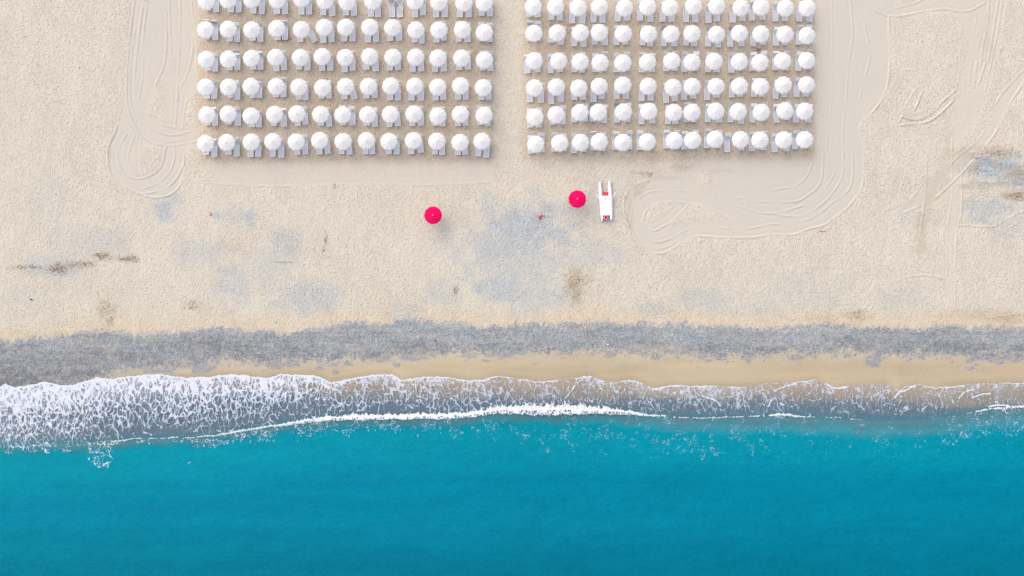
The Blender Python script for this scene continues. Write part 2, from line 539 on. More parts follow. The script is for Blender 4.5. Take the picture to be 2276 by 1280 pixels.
    Z = Z + 0.05 * np.exp(-((PY - sl2) / 4) ** 2) * grav * (1 - far_m.clip(0, 1))
    # ---- colours (albedo)
    def col(r, g, b):
        return np.array([r, g, b], np.float32)
    base = np.zeros(PX.shape + (3,), np.float32) + col(.585, .535, .440)
    n1 = fbm(PX / 130, PY / 90, 51, 4)[..., None]
    base = base * (0.97 + 0.06 * n1)
    def mix(b, c, f):
        f = np.clip(f, 0, 1)[..., None]
        return b * (1 - f) + c * f
    base = mix(base, col(.535, .497, .424), smooth * .95)
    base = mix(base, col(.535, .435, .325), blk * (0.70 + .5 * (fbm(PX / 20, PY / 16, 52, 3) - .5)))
    # warmer sand just above the pebbles
    warm = np.exp(-((PY - gt + 12) / 24) ** 2) * (PY < gt) * (0.5 + 0.7 * fbm(PX / 80, PY / 40, 53, 3))
    base = mix(base, col(.60, .510, .375), warm)
    # thin veils of grey-blue grit on the upper beach
    blobs = [(1180, 500, 95, 60, .85), (1130, 545, 90, 45, .7), (1240, 470, 60, 35, .5), (1115, 640, 75, 35, .75), (1150, 585, 110, 100, .5), (1200, 655, 80, 35, .55), (1290, 560, 90, 40, .3),
             (362, 470, 22, 34, .8), (380, 440, 30, 16, .55), (556, 487, 14, 26, .7), (480, 478, 12, 10, .7), (520, 470, 30, 24, .35), (640, 535, 42, 30, .5),
             (690, 665, 80, 35, .55), (520, 640, 50, 50, .45), (450, 560, 60, 30, .35), (600, 600, 60, 60, .3), (985, 520, 22, 50, .3), (1090, 480, 25, 40, .5), (985, 655, 45, 30, .35),
             (1560, 668, 60, 22, .45), (1450, 690, 50, 14, .4), (120, 595, 70, 26, .5), (200, 540, 90, 40, .25), (100, 450, 60, 60, .15), (60, 670, 60, 30, .15),
             (2215, 372, 62, 28, 1.0), (2270, 400, 60, 34, .9), (2190, 470, 55, 26, .6), (2250, 500, 60, 30, .35), (2030, 480, 40, 30, .2),
             (900, 690, 40, 24, .35), (1650, 690, 90, 16, .25), (1780, 650, 120, 40, .18), (1990, 670, 60, 30, .2), (1340, 450, 30, 50, .3)]
    nz = fbm(PX / 26, PY / 20, 61, 4)
    fine = fbm(PX / 3.0, PY / 3.0, 62, 2)
    veil = np.zeros(PX.shape, np.float32)
    for bx, by, rx, ry, a in blobs:
        d = np.sqrt(((PX - bx) / rx) ** 2 + ((PY - by) / ry) ** 2)
        veil = np.maximum(veil, a * sstep(1.45, 0.35, d + (nz - .5) * 1.5))
    veil = veil * (0.75 + 0.5 * (fine - .1)) * (1 - blk) * (1 - smooth * .8)
    veil = veil * np.where(PX > 2130, .55 + .9 * fbm(PX / 70, PY / 5, 64, 3), 1)
    base = mix(base, col(.338, .402, .455), veil * .78)
    rs_ = sstep(2130, 2165, PX) * sstep(322, 345, PY) * (1 - sstep(425, 455, PY)) * sstep(.50, .68, fbm(PX / 55, PY / 7.5 + 1.2 * fbm(PX / 30, PY / 30, 66, 2), 65, 4))
    base = mix(base, col(.33, .285, .235), rs_ * .5)
    # brown stains: weed crumbs trodden into the sand
    stains = [(1275, 640, 26, 46, .75), (1290, 625, 30, 22, .5), (240, 690, 26, 40, .5), (430, 680, 26, 14, .4), (1012, 648, 10, 12, .7), (130, 598, 28, 14, .6),
              (190, 585, 30, 10, .6), (225, 570, 22, 12, .6), (285, 576, 30, 9, .6), (50, 596, 40, 6, .4), (1425, 385, 26, 4, .7), (1470, 394, 60, 5, .5), (1515, 373, 28, 9, .6), (1600, 380, 60, 5, .3),
              (1400, 440, 10, 36, .5), (1418, 420, 18, 14, .6), (1436, 420, 22, 6, .5), (1405, 490, 5, 22, .45),
              (2095, 385, 14, 46, .5), (2125, 355, 34, 10, .65), (2070, 430, 18, 34, .5), (2110, 345, 20, 20, .5), (2200, 330, 60, 8, .8), (2240, 350, 50, 5, .6), (2180, 415, 60, 6, .7), (2265, 385, 30, 8, .8), (2262, 435, 34, 16, .95),
              (2170, 700, 90, 14, .5), (1900, 702, 34, 16, .6), (1840, 712, 40, 12, .45), (2240, 712, 50, 18, .7), (1500, 585, 50, 20, .2), (520, 545, 40, 20, .35),
              (628, 88, 14, 5, .9), (1285, 110, 12, 5, .6), (1082, 97, 14, 5, .7), (1686, 112, 9, 5, 1.), (1428, 108, 8, 6, .5), (1240, 108, 40, 6, .5), (1060, 125, 26, 14, .45), (1500, 620, 90, 26, .12),
              (200, 640, 150, 40, .15), (700, 560, 80, 40, .12), (1242, 350, 10, 8, .5), (2205, 110, 10, 40, .35)]
    st_m = np.zeros(PX.shape, np.float32)
    nz2 = fbm(PX / 13, PY / 10, 63, 4)
    for bx, by, rx, ry, a in stains:
        d = np.sqrt(((PX - bx) / rx) ** 2 + ((PY - by) / ry) ** 2)
        st_m = np.maximum(st_m, a * sstep(1.4, 0.2, d + (nz2 - .5) * 1.9))
    st_m *= 0.5 + 0.9 * (fine - .1)
    for pts, wd, a in (([(2150, 335), (2118, 365), (2088, 392), (2066, 436), (2052, 480), (2046, 550)], 13, .62), ([(2110, 300), (2098, 345), (2088, 360)], 8, .4), ([(2196, 40), (2190, 110)], 7, .3),
                       ([(1402, 500), (1398, 470), (1406, 440), (1424, 418), (1444, 405)], 4, .9), ([(1424, 428), (1440, 418)], 3, .5), ([(1380, 484), (1370, 410)], 3, .2)):
        dl_ = poly_dist(px1, PY1, PX, PY, smooth_curve(pts), 22)
        st_m = np.maximum(st_m, a * (1 - sstep(wd * .3, wd * 1.5, dl_ + (nz2 - .5) * 22)) * (.5 + .5 * nz))
    base = mix(base, col(.37, .285, .195), st_m * .55)
    # pebble band
    gv = 0.85 + 0.35 * fbm(PX / 60, PY / 18, 71, 4)
    gcol = (col(.275, .300, .318) * gv[..., None])
    low = sstep(-6, 10, PY - sl2)
    gcol = gcol * (1 - .16 * low[..., None])
    dl = sstep(330, 60, PX) * sstep(800, 840, PY)
    gcol = gcol * (1 - .22 * dl[..., None])
    gcol = gcol * (.86 + .28 * fbm(PX / 120, PY / 5, 77, 4))[..., None]
    gcol = gcol * (1 - .16 * np.exp(-((PY - sl2 + 5) / 5) ** 2))[..., None]
    gcol = mix(gcol, col(.44, .395, .315), sstep(.54, .72, fbm(PX / 50, PY / 12, 78, 4)) * .28)
    base = mix(base, gcol, grav)
    # wet sand, patches of grit on it
    wet_c = np.zeros_like(base) + col(.475, .388, .255)
    wet_c = wet_c * (0.86 + .28 * fbm(PX / 170, PY / 20, 72, 5))[..., None]
    wet_c = mix(wet_c, col(.52, .46, .345), (1 - sstep(0, 34, PY - gb)) * .6 * fbm(PX / 60, PY / 20, 74, 3) * 1.4)
    drk = sstep(-16, 0, PY - yw)
    wet_c = wet_c * (1 - .13 * drk[..., None])
    pat = sstep(.56, .70, fbm(PX / 34, PY / 15, 73, 4) + .16 * (1 - sstep(0, 30, PY - gb)) - .06 - .30 * sstep(14, 40, PY - gb))
    wet_c = mix(wet_c, col(.27, .285, .315), pat * .8 * (PY < yw - 4))
    base = mix(base, wet_c, wetz)
    # sea bed: tan under the swash, then grey shingle, then sand again
    tan_end = np.interp(cx, [-60, 250, 400, 600, 750, 900, 1100, 1300, 1450, 1600, 1800, 2000, 2150, 2340],
                        [840, 850, 862, 868, 876, 882, 880, 884, 884, 884, 886, 892, 903, 906]) + (fbm(PX / 26, PY / 10, 81, 3) - .5) * 24
    sw = (PY > yw)
    tanc = col(.40, .315, .215) * (0.92 + .16 * fbm(PX / 40, PY / 16, 82, 3))[..., None]
    grey = col(.135, .185, .232) * (0.80 + .40 * fbm(PX / 16, PY / 9, 83, 4))[..., None]
    bed = mix(np.zeros_like(base) + tanc, grey, sstep(-15, 15, PY - tan_end - 3))
    bed = mix(bed, col(.36, .37, .31), sstep(0, 10, PY - yc))
    base = np.where(sw[..., None], bed, base)
    # a few darker hollows: footprints along the shingle and in the blocks
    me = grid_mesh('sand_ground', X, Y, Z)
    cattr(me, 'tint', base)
    vattr(me, 'relief', rough * dry * (1 - .45 * grav))
    vattr(me, 'grit', np.clip(grav + .55 * veil + pat * wetz * .7 * (PY < yw), 0, 1))
    vattr(me, 'wet', np.clip(wetz, 0, 1))
    m, n, b = new_mat('sand')
    L = n.links
    geo = n.nodes.new('ShaderNodeNewGeometry')
    at = n.nodes.new('ShaderNodeAttribute'); at.attribute_name = 'tint'
    ar = n.nodes.new('ShaderNodeAttribute'); ar.attribute_name = 'relief'
    ag = n.nodes.new('ShaderNodeAttribute'); ag.attribute_name = 'grit'
    aw = n.nodes.new('ShaderNodeAttribute'); aw.attribute_name = 'wet'
    # wind and foot ripple relief
    wn = n.nodes.new('ShaderNodeTexNoise'); wn.inputs['Scale'].default_value = .35; wn.inputs['Detail'].default_value = 2
    L.new(geo.outputs['Position'], wn.inputs['Vector'])
    vm = n.nodes.new('ShaderNodeVectorMath'); vm.operation = 'MULTIPLY_ADD'
    vm.inputs[1].default_value = (2.2, 2.2, 0)
    L.new(wn.outputs['Color'], vm.inputs[0]); L.new(geo.outputs['Position'], vm.inputs[2])
    mp = n.nodes.new('ShaderNodeMapping'); mp.inputs['Rotation'].default_value = (0, 0, R_(14)); mp.inputs['Scale'].default_value = (7.6, 4.2, 1)
    L.new(vm.outputs[0], mp.inputs['Vector'])
    rn = n.nodes.new('ShaderNodeTexNoise'); rn.inputs['Scale'].default_value = 1.0; rn.inputs['Detail'].default_value = .6
    rn.inputs['Roughness'].default_value = .55; rn.inputs['Distortion'].default_value = .5
    L.new(mp.outputs[0], rn.inputs['Vector'])
    bp = n.nodes.new('ShaderNodeBump'); bp.inputs['Distance'].default_value = 0.118
    mr = n.nodes.new('ShaderNodeMath'); mr.operation = 'MULTIPLY_ADD'; mr.inputs[1].default_value = .80; mr.inputs[2].default_value = .05
    L.new(ar.outputs['Fac'], mr.inputs[0]); L.new(mr.outputs[0], bp.inputs['Strength'])
    rs = n.nodes.new('ShaderNodeMath'); rs.operation = 'SUBTRACT'; rs.inputs[1].default_value = .5
    L.new(rn.outputs['Fac'], rs.inputs[0])
    ra = n.nodes.new('ShaderNodeMath'); ra.operation = 'ABSOLUTE'
    L.new(rs.outputs[0], ra.inputs[0])
    rk = n.nodes.new('ShaderNodeMath'); rk.operation = 'MULTIPLY_ADD'; rk.inputs[1].default_value = 1.5
    L.new(ra.outputs[0], rk.inputs[0]); L.new(rn.outputs['Fac'], rk.inputs[2])
    L.new(rk.outputs[0], bp.inputs['Height'])
    # grain
    fn = n.nodes.new('ShaderNodeTexNoise'); fn.inputs['Scale'].default_value = 7.0; fn.inputs['Detail'].default_value = 4
    L.new(geo.outputs['Position'], fn.inputs['Vector'])
    fr = n.nodes.new('ShaderNodeMapRange'); fr.inputs[1].default_value = .3; fr.inputs[2].default_value = .7; fr.inputs[3].default_value = .94; fr.inputs[4].default_value = 1.06
    L.new(fn.outputs['Fac'], fr.inputs[0])
    m1 = n.nodes.new('ShaderNodeVectorMath'); m1.operation = 'SCALE'
    L.new(at.outputs['Color'], m1.inputs[0]); L.new(fr.outputs[0], m1.inputs['Scale'])
    # pebbles: cells of differing greys
    vo = n.nodes.new('ShaderNodeTexVoronoi'); vo.inputs['Scale'].default_value = 12.0; vo.voronoi_dimensions = '2D'
    L.new(geo.outputs['Position'], vo.inputs['Vector'])
    hs = n.nodes.new('ShaderNodeSeparateColor'); L.new(vo.outputs['Color'], hs.inputs[0])
    rp = n.nodes.new('ShaderNodeValToRGB')
    e = rp.color_ramp.elements
    e[0].position = 0; e[0].color = (.52, .58, .66, 1)
    e[1].position = 1; e[1].color = (1.75, 1.65, 1.5, 1)
    for pos, c in ((.12, (.64, .71, .80, 1)), (.35, (.92, .93, .97, 1)), (.6, (1.02, 1.0, .98, 1)), (.74, (1.30, 1.17, .98, 1)), (.82, (1.05, 1.05, 1.05, 1)), (.93, (1.25, 1.2, 1.16, 1))):
        k = e.new(pos); k.color = c
    L.new(hs.outputs[0], rp.inputs[0])
    m2 = n.nodes.new('ShaderNodeMix'); m2.data_type = 'RGBA'; m2.blend_type = 'MULTIPLY'
    L.new(ag.outputs['Fac'], m2.inputs[0]); L.new(m1.outputs[0], m2.inputs[6]); L.new(rp.outputs[0], m2.inputs[7])
    L.new(m2.outputs[2], b.inputs['Base Color'])
    bp2 = n.nodes.new('ShaderNodeBump'); bp2.inputs['Distance'].default_value = .05
    ms = n.nodes.new('ShaderNodeMath'); ms.operation = 'MULTIPLY'; ms.inputs[1].default_value = .25
    L.new(ag.outputs['Fac'], ms.inputs[0]); L.new(ms.outputs[0], bp2.inputs['Strength'])
    L.new(vo.outputs['Distance'], bp2.inputs['Height']); bp2.invert = True
    L.new(bp.outputs['Normal'], bp2.inputs['Normal']); L.new(bp2.outputs['Normal'], b.inputs['Normal'])
    rr = n.nodes.new('ShaderNodeMapRange'); rr.inputs[3].default_value = .95; rr.inputs[4].default_value = .5
    L.new(aw.outputs['Fac'], rr.inputs[0]); L.new(rr.outputs[0], b.inputs['Roughness'])
    b.inputs['Specular IOR Level'].default_value = .2
    o = link('sand_ground', me, m)
    o['kind'] = 'structure'


build_ground()


# ------------------------------------------------------------------ the sea
def build_sea():
    fx = np.arange(-62, 62.01, .25)
    far = 62 + np.cumsum(np.geomspace(0.6, 900, 24))
    xs = np.concatenate([-far[::-1], fx, far])
    py_f = np.arange(826, 1060, 2.5)
    fy = (640 - py_f) / PXM * (CAM_H - Z_SEA) / CAM_H
    low = np.arange(fy[-1] - .25, -36, -.25)
    lowf = -36 - np.cumsum(np.geomspace(0.6, 900, 24))
    ys = np.concatenate([fy, low, lowf])[::-1]
    X, Y = np.meshgrid(xs, ys)
    k = PXM * CAM_H / (CAM_H - Z_SEA)
    PX = 1138 + X * k; PY = 640 - Y * k
    cx = np.clip(PX, -60, 2340)
    yw = C_WATER(cx); yc = C_CREST(cx)
    dc = PY - yc
    # low swell, steepening into the breaker
    Z = np.full(X.shape, Z_SEA)
    hgt = np.interp(cx, [-60, 235, 450, 650, 740, 1050, 1150, 1350, 1480, 1700, 1745, 1800, 2100, 2200, 2340], [.02, .05, .06, .12, .2, .22, .30, .22, .06, .04, .10, .04, .03, .14, .16])
    Z = Z + hgt * np.where(dc < 0, np.exp(-(dc / 7) ** 2), np.exp(-(dc / 22) ** 2))
    near = sstep(20, 60, dc) * np.exp(-np.abs(X / 200) ** 2) * np.exp(-np.clip(-Y - 30, 0, None) / 60)
    Z = Z + near * .03 * np.sin((PY + 26 * (fbm(PX / 300, PY / 200, 91, 2) - .5)) / 24 + PX / 900)
    Z = Z + near * .07 * (fbm(X / 1.6, Y / 1.1, 92, 3) - .5)
    # opacity of the water column and its scattering colour
    wob = (fbm(PX / 40, PY / 18, 93, 3) - .5) * 20
    film = sstep(0, 40, PY - yw)
    op = .04 + .24 * film + .30 * sstep(-14, 8, dc) * sstep(-60, 10, dc) + .47 * sstep(0, 34, dc + wob)
    op = np.clip(op, 0, 1)
    murk_len = np.interp(cx, [-60, 900, 1200, 1500, 1800, 2340], [8, 14, 22, 30, 36, 40])
    murk = (1 - sstep(murk_len * .6, murk_len * 1.3, dc + wob * .5)) * np.interp(cx, [-60, 600, 1300, 2340], [.25, .4, .7, .85])
    c0 = np.array([.002, .240, .310]); c1 = np.array([.001, .192, .285]); c2 = np.array([.001, .143, .212])
    t = sstep(20, 170, dc + wob)[..., None]; t2 = sstep(120, 420, dc + wob)[..., None]
    c = c0 * (1 - t) + c1 * t
    c = c * (1 - t2) + c2 * t2
    lf = (sstep(900, -40, cx) * sstep(60, 300, dc))[..., None]
    c = c * (1 - lf * np.array([0, .02, .10]))
    mk = np.array([.075, .245, .290])
    c = c * (1 - murk[..., None]) + mk * murk[..., None]
    thin = np.array([.15, .22, .27])
    f0 = sstep(-22, 0, dc)[..., None]
    c = thin * (1 - f0) + c * f0
    c = c * (0.93 + .14 * fbm(PX / 70, PY / 22, 94, 4))[..., None] * (.94 + .12 * fbm(PX / 500, PY / 34, 95, 4))[..., None]
    c = c * (1 - .05 * np.exp(-((PY - 1076 - 10 * np.sin(PX / 260)) / 9) ** 2) * sstep(2000, 1500, PX))[..., None]  # darker line of a swell, put into the water colour
    # water full of fine bubbles behind the swash front
    d_sw = PY - yw
    Ld = np.interp(cx, [-60, 0, 150, 250, 300, 400, 500, 600, 650, 700, 760, 850, 2340], [78, 74, 70, 66, 70, 66, 60, 50, 38, 24, 12, 6, 4])
    aer = (1 - sstep(.35, 1.25, d_sw / Ld)) * sstep(0, 3, d_sw) * np.interp(cx, [-60, 300, 600, 800, 2340], [.75, .6, .45, .25, .15])
    aer = np.maximum(aer, .30 * sstep(330, 0, PX) * (1 - sstep(100, 150, d_sw)) * sstep(0, 3, d_sw))
    c = c * (1 - aer[..., None]) + np.array([.55, .60, .67]) * aer[..., None]
    op = np.clip(op + .55 * aer, 0, 1)
    me = grid_mesh('sea', X, Y, Z)
    cattr(me, 'tint', c)
    vattr(me, 'depth_opacity', op)
    m, n, b = new_mat('sea_water')
    L = n.links
    out = n.nodes['Material Output']
    geo = n.nodes.new('ShaderNodeNewGeometry')
    at = n.nodes.new('ShaderNodeAttribute'); at.attribute_name = 'tint'
    ao = n.nodes.new('ShaderNodeAttribute'); ao.attribute_name = 'depth_opacity'
    no = n.nodes.new('ShaderNodeTexNoise'); no.inputs['Scale'].default_value = 1.0; no.inputs['Detail'].default_value = 5; no.inputs['Roughness'].default_value = .6
    mp = n.nodes.new('ShaderNodeMapping'); mp.inputs['Scale'].default_value = (2.6, 3.6, 1); mp.inputs['Rotation'].default_value = (0, 0, R_(20))
    L.new(geo.outputs['Position'], mp.inputs['Vector']); L.new(mp.outputs[0], no.inputs['Vector'])
    bp = n.nodes.new('ShaderNodeBump'); bp.inputs['Strength'].default_value = .55; bp.inputs['Distance'].default_value = .12
    L.new(no.outputs['Fac'], bp.inputs['Height']); L.new(bp.outputs['Normal'], b.inputs['Normal'])
    fr = n.nodes.new('ShaderNodeMapRange'); fr.inputs[1].default_value = .25; fr.inputs[2].default_value = .75; fr.inputs[3].default_value = .89; fr.inputs[4].default_value = 1.12
    L.new(no.outputs['Fac'], fr.inputs[0])
    ml = n.nodes.new('ShaderNodeVectorMath'); ml.operation = 'SCALE'
    L.new(at.outputs['Color'], ml.inputs[0]); L.new(fr.outputs[0], ml.inputs['Scale'])
    L.new(ml.outputs[0], b.inputs['Base Color'])
    b.inputs['Roughness'].default_value = .16
    b.inputs['IOR'].default_value = 1.33
    b.inputs['Specular IOR Level'].default_value = .06
    tr = n.nodes.new('ShaderNodeBsdfTransparent')
    mix = n.nodes.new('ShaderNodeMixShader')
    L.new(ao.outputs['Fac'], mix.inputs[0]); L.new(tr.outputs[0], mix.inputs[1]); L.new(b.outputs[0], mix.inputs[2])
    L.new(mix.outputs[0], out.inputs[0])
    o = link('sea', me, m)
    o['kind'] = 'structure'


build_sea()


# ------------------------------------------------------------------ surf: lace of foam as real pieces lying on the water
def build_foam():
    u = np.arange(-50, 2330, 1.0); v = np.arange(822, 1070, 1.0)
    U, V = np.meshgrid(u, v)
    yw = C_WATER(U) + (fbm(U / 9, U * 0 + 3, 101, 3) - .5) * 4
    yc = C_CREST(U) + (fbm(U / 30, U * 0 + 5, 102, 3) - .5) * 4
    d = V - yw; dc = V - yc
    # domain warp: streaks run down the beach and curl
    wx = U + (fbm(U / 30, V / 44, 103, 3) - .5) * 26 + (fbm(U / 9, V / 13, 104, 2) - .5) * 6
    wy = V + (fbm(U / 26, V / 34, 105, 3) - .5) * 30 + (fbm(U / 8, V / 10, 106, 2) - .5) * 6
    big = worley(wx / 10.5, wy / 27.0, 107)
    sml = worley(wx / 5.2, wy / 14.0, 108)
    p = quantile_rank(np.minimum(big * .9, sml * 1.35 + .03) + .10 * fbm(U / 4, V / 5, 109, 2))
    big2 = worley((U + (wx - U) * .9 + (fbm(U / 12, V / 12, 133, 2) - .5) * 14) / 15.0 + 40, (V + (wy - V) * .7 + (fbm(U / 12, V / 12, 134, 2) - .5) * 12) / 15.0, 110)
    clump = fbm(U / 22, V / 17, 111, 4)
    cl_r = quantile_rank(clump + .45 * (fbm(U / 9, V / 8, 112, 2) - .5))
    fine = worley(wx / 4.2, wy / 7.5, 113)
    p3 = quantile_rank(fine + .5 * fbm(U / 15, V / 40, 114, 2))
    Ld = np.interp(U, [-50, 0, 150, 250, 300, 400, 500, 600, 650, 700, 760, 850, 1000, 2340], [74, 72, 70, 66, 72, 68, 62, 52, 40, 26, 12, 6, 4, 3])
    Ll = np.interp(U, [-50, 150, 230, 300, 450, 600, 700, 800, 1000, 1200, 1500, 1800, 2100, 2340], [172, 166, 152, 150, 142, 116, 96, 92, 90, 80, 74, 74, 60, 50])
    Ld = Ld + (fbm(U / 24, V / 60, 115, 3) - .5) * 34 * np.clip(Ld / 50, 0, 1)
    up = d > 0
    swash = up & (dc < 6)
    dense = 1 - sstep(Ld * .35, Ld * 1.15 + 8, d)
    c_edge = np.interp(U, [-50, 600, 900, 1050, 2340], [.60, .52, .36, .24, .20])
    lace = (1 - sstep(.45, 1.0, d / Ll)) * np.interp(U, [-50, 250, 500, 700, 900, 1100, 2340], [.40, .33, .28, .24, .24, .19, .15])
    mod = 0.55 + .9 * fbm(U / 60, V / 30, 116, 3)
    cov = np.maximum(lace * mod, dense * np.interp(U, [-50, 500, 700, 800, 2340], [.70, .62, .48, .30, .18]))
    # strands thicken again over the grey shingle right of the middle
    t = d / np.maximum(yc - yw, 10)
    cov = np.maximum(cov, (.19 * sstep(1000, 1200, U) * np.exp(-((t - .62) / .22) ** 2) * mod))
    f = np.zeros(U.shape, np.float32)
    f = np.where(swash, np.clip((cov - p) / .34 + .20, 0, 1) * (p < cov), f)
    # long thin strands drawn out by the backwash
    sx_ = U + (fbm(U / 34, V / 60, 141, 3) - .5) * 20 + (fbm(U / 10, V / 16, 142, 2) - .5) * 9
    sy_ = V + (fbm(U / 34, V / 60, 143, 3) - .5) * 24 + (fbm(U / 10, V / 16, 144, 2) - .5) * 9
    net = worley(sx_ / 11.5, sy_ / 23.0, 145)
    tt = d / np.maximum(np.minimum(Ll * 1.12, yc - yw + 4), 12)
    dens = np.interp(U, [-50, 200, 330, 420, 600, 760, 900, 1100, 1300, 1500, 1700, 1900, 2100, 2340], [1.0, .95, .60, .85, .85, .72, .58, .44, .36, .32, .30, .20, .22, .24])
    gate = quantile_rank(fbm(U / 30, V / 30, 146, 3) + .5 * (fbm(U / 7, V / 9, 147, 2) - .5))
    lw = (.20 - .13 * np.clip(tt, 0, 1)) * (.55 + .8 * fbm(U / 9, V / 9, 148, 2))
    on = swash & (d > 2) & (net < lw) & (gate < dens * (1.05 - .45 * sstep(.55, 1.05, tt)))
    f = np.maximum(f, np.where(on, np.clip((lw - net) / .12 + .18, 0, .80) * np.interp(U, [-50, 900, 1400, 2340], [1, .9, .7, .6]), 0))
    # fine froth close to the swash edge
    fr_c = c_edge * np.exp(-d / np.interp(U, [-50, 700, 1100, 2340], [24, 22, 20, 16])) * mod
    f = np.maximum(f, np.where(swash, np.clip((fr_c - p3) / .1 + .2, 0, .75) * (p3 < fr_c), 0))
    # bright rim of the swash
    rim = np.interp(U, [-50, 700, 850, 1000, 1100, 2340], [4.5, 3.6, 3.0, 2.0, 1.9, 1.6])
    patchy = np.where(U < 1035, 1, sstep(.36, .5, fbm(U / 38, V * 0, 117, 2)))
    ragged = rim * (0.6 + .9 * fbm(U / 5, V / 5, 118, 2)) * patchy
    f = np.maximum(f, np.where((d > -.4) & (d < ragged), 1.0, 0))
    # older swash fronts
    for pts, wd in (([(1043, 847), (1060, 845), (1078, 846), (1090, 840)], 1.4), ([(1300, 837), (1284, 850), (1270, 868), (1255, 885)], 1.0),
                    ([(1988, 884), (1997, 872), (2010, 868), (2030, 858)], 1.6), ([(2130, 885), (2145, 870), (2165, 865)], 1.3), ([(2160, 884), (2180, 876), (2200, 874)], 1.6),
                    ([(2085, 880), (2095, 864)], 1.0), ([(1720, 868), (1745, 858), (1770, 852)], 1.3), ([(1835, 852), (1855, 862), (1880, 860)], 1.5), ([(1450, 864), (1500, 856), (1530, 858)], 1.2),
                    ([(1560, 880), (1590, 890), (1600, 902)], 1.3), ([(2196, 903), (2215, 900), (2240, 901)], 1.6)):
        dd = poly_dist(u, v, U, V, smooth_curve(pts), 8)
        f = np.maximum(f, np.where(dd < wd * (.6 + .8 * fbm(U / 6, V / 6, 119, 2)), .95, 0))
    # lace drifting on the open side of the breaker
    z2 = np.interp(U, [-50, 120, 180, 235, 330, 420, 470, 600, 800, 1000, 1080, 1200, 1400, 1600, 1750, 1900, 2080, 2130, 2340],
                   [.52, .50, .34, .24, .16, .24, .36, .42, .38, .28, .18, .17, .17, .17, .15, .15, .18, .50, .56])
    reach = np.interp(U, [-50, 100, 180, 235, 400, 470, 600, 800, 1000, 1150, 1300, 1550, 1700, 1900, 2340], [28, 24, 22, 16, 16, 30, 38, 40, 48, 80, 100, 95, 84, 84, 60])
    c2 = z2 * sstep(-4, 6, dc) * (1 - sstep(reach * .45, reach * 1.1, dc)) * (0.35 + 1.25 * fbm(U / 70, V / 34, 120, 3))
    tri = np.clip(1 - np.abs(U - 222) / (48 - .55 * np.clip(V - 985, 0, 70)).clip(6), 0, 1) * (V > 975) * (V < 1040)
    c2 = np.maximum(c2, .62 * np.minimum(tri * 2.0, 1) * (1 - .5 * sstep(1005, 1040, V)))
    rid = np.minimum(np.abs(fbm(U / 12, V / 12, 149, 3, .55) - .5), np.abs(fbm(U / 9 + 50, V / 10, 150, 3, .55) - .5) * 1.3)
    wdt = (.004 + .026 * fbm(U / 8, V / 8, 151, 2)) * np.interp(U, [-50, 420, 700, 1100], [1.5, 1.4, 1.15, 1])
    f = np.maximum(f, np.where((dc > -4) & (rid < wdt) & (1 - cl_r < c2 * 1.9), np.clip((wdt - rid) / .022 + .1, 0, .55) * np.interp(U, [-50, 420, 700, 1050, 1200, 2100, 2140], [1.7, 1.6, 1.3, 1.1, .8, .8, 1.3]), 0))
    # specks
    sp = _hash(U.astype(np.int64), V.astype(np.int64), 121)
    spc = .005 * sstep(600, 1300, U) * sstep(5, 20, dc) * (1 - sstep(60, 120, dc)) * (fbm(U / 50, V / 30, 122, 2) > .48)
    f = np.maximum(f, np.where(sp < spc, .35, 0))
    # the breaker itself
    th = np.interp(U, [-50, 225, 240, 300, 430, 480, 600, 640, 700, 800, 900, 1050, 1090, 1150, 1200, 1300, 1350, 1400, 1440, 1480, 1550, 1650, 1700, 1730, 1760, 1795, 1850, 2000, 2140, 2180, 2340],
                   [0, 0, 2.2, 1.6, 2.0, 3.0, 3.4, 5, 9, 11, 12, 12, 14, 19, 22, 19, 14, 8, 4.5, 2.2, 1.4, 1.2, 2, 6, 4, 1, .9, 0, 0, 3, 5])
    top = yc - th * (.52 + .75 * fbm(U / 5, U * 0, 123, 3)) - np.minimum(th, 10) * .45 * sstep(.62, .95, vnoise(U / 2.2, V / 30, 132))
    bot = yc + th * .15 * (fbm(U / 9, U * 0 + 9, 124, 2) * 2 - .4)
    holes = (worley(wx / 5, wy / 4, 125) > .5) & (dc > -th * .35)
    brk = (V > top) & (V < bot + .6) & (th > .5) & ~holes
    thin_gap = (th < 3) & (fbm(U / 12, U * 0 + 2, 126, 2) < .36)
    brk &= ~thin_gap
    f = np.where(brk, 1.0, f)
    keep = f > .02
    # ---- cells -> quads
    hgt = 0.012 + .02 * f + .006 * fbm(U / 3, V / 3, 127, 2)
    ride = np.interp(U, [-60, 235, 450, 650, 740, 1050, 1150, 1350, 1480, 1700, 1745, 1800, 2100, 2200, 2340], [.02, .05, .06, .12, .2, .22, .30, .22, .06, .04, .10, .04, .03, .14, .16])
    base = Z_SEA + ride * np.where(V - C_CREST(U) < 0, np.exp(-((V - C_CREST(U)) / 7) ** 2), np.exp(-((V - C_CREST(U)) / 22) ** 2))
    hgt = np.where(brk, hgt + np.clip(th, 0, 20) / 20 * .22 * (.4 + fbm(U / 4, V / 4, 128, 3)), hgt)
    sand_up = np.clip(yw - V, 0, 6) / PXM * .085
    Zf = base + sand_up + hgt + .012
    ny, nx = U.shape
    i = np.arange(ny * nx).reshape(ny, nx)
    kq = keep[:-1, :-1]
    q = np.stack([i[:-1, :-1][kq], i[1:, :-1][kq], i[1:, 1:][kq], i[:-1, 1:][kq]], -1)
    used = np.unique(q)
    remap = np.full(ny * nx, -1, np.int64); remap[used] = np.arange(len(used))
    q = remap[q]
    kk = (CAM_H - Z_SEA) / CAM_H / PXM
    jx = (_hash(U.astype(np.int64), V.astype(np.int64), 130) - .5) * .7
    jy = (_hash(U.astype(np.int64), V.astype(np.int64), 131) - .5) * .7
    co = np.stack([(U + jx - 1138) * kk, (640 - V - jy) * kk, Zf], -1).reshape(-1, 3)[used].astype(np.float32)
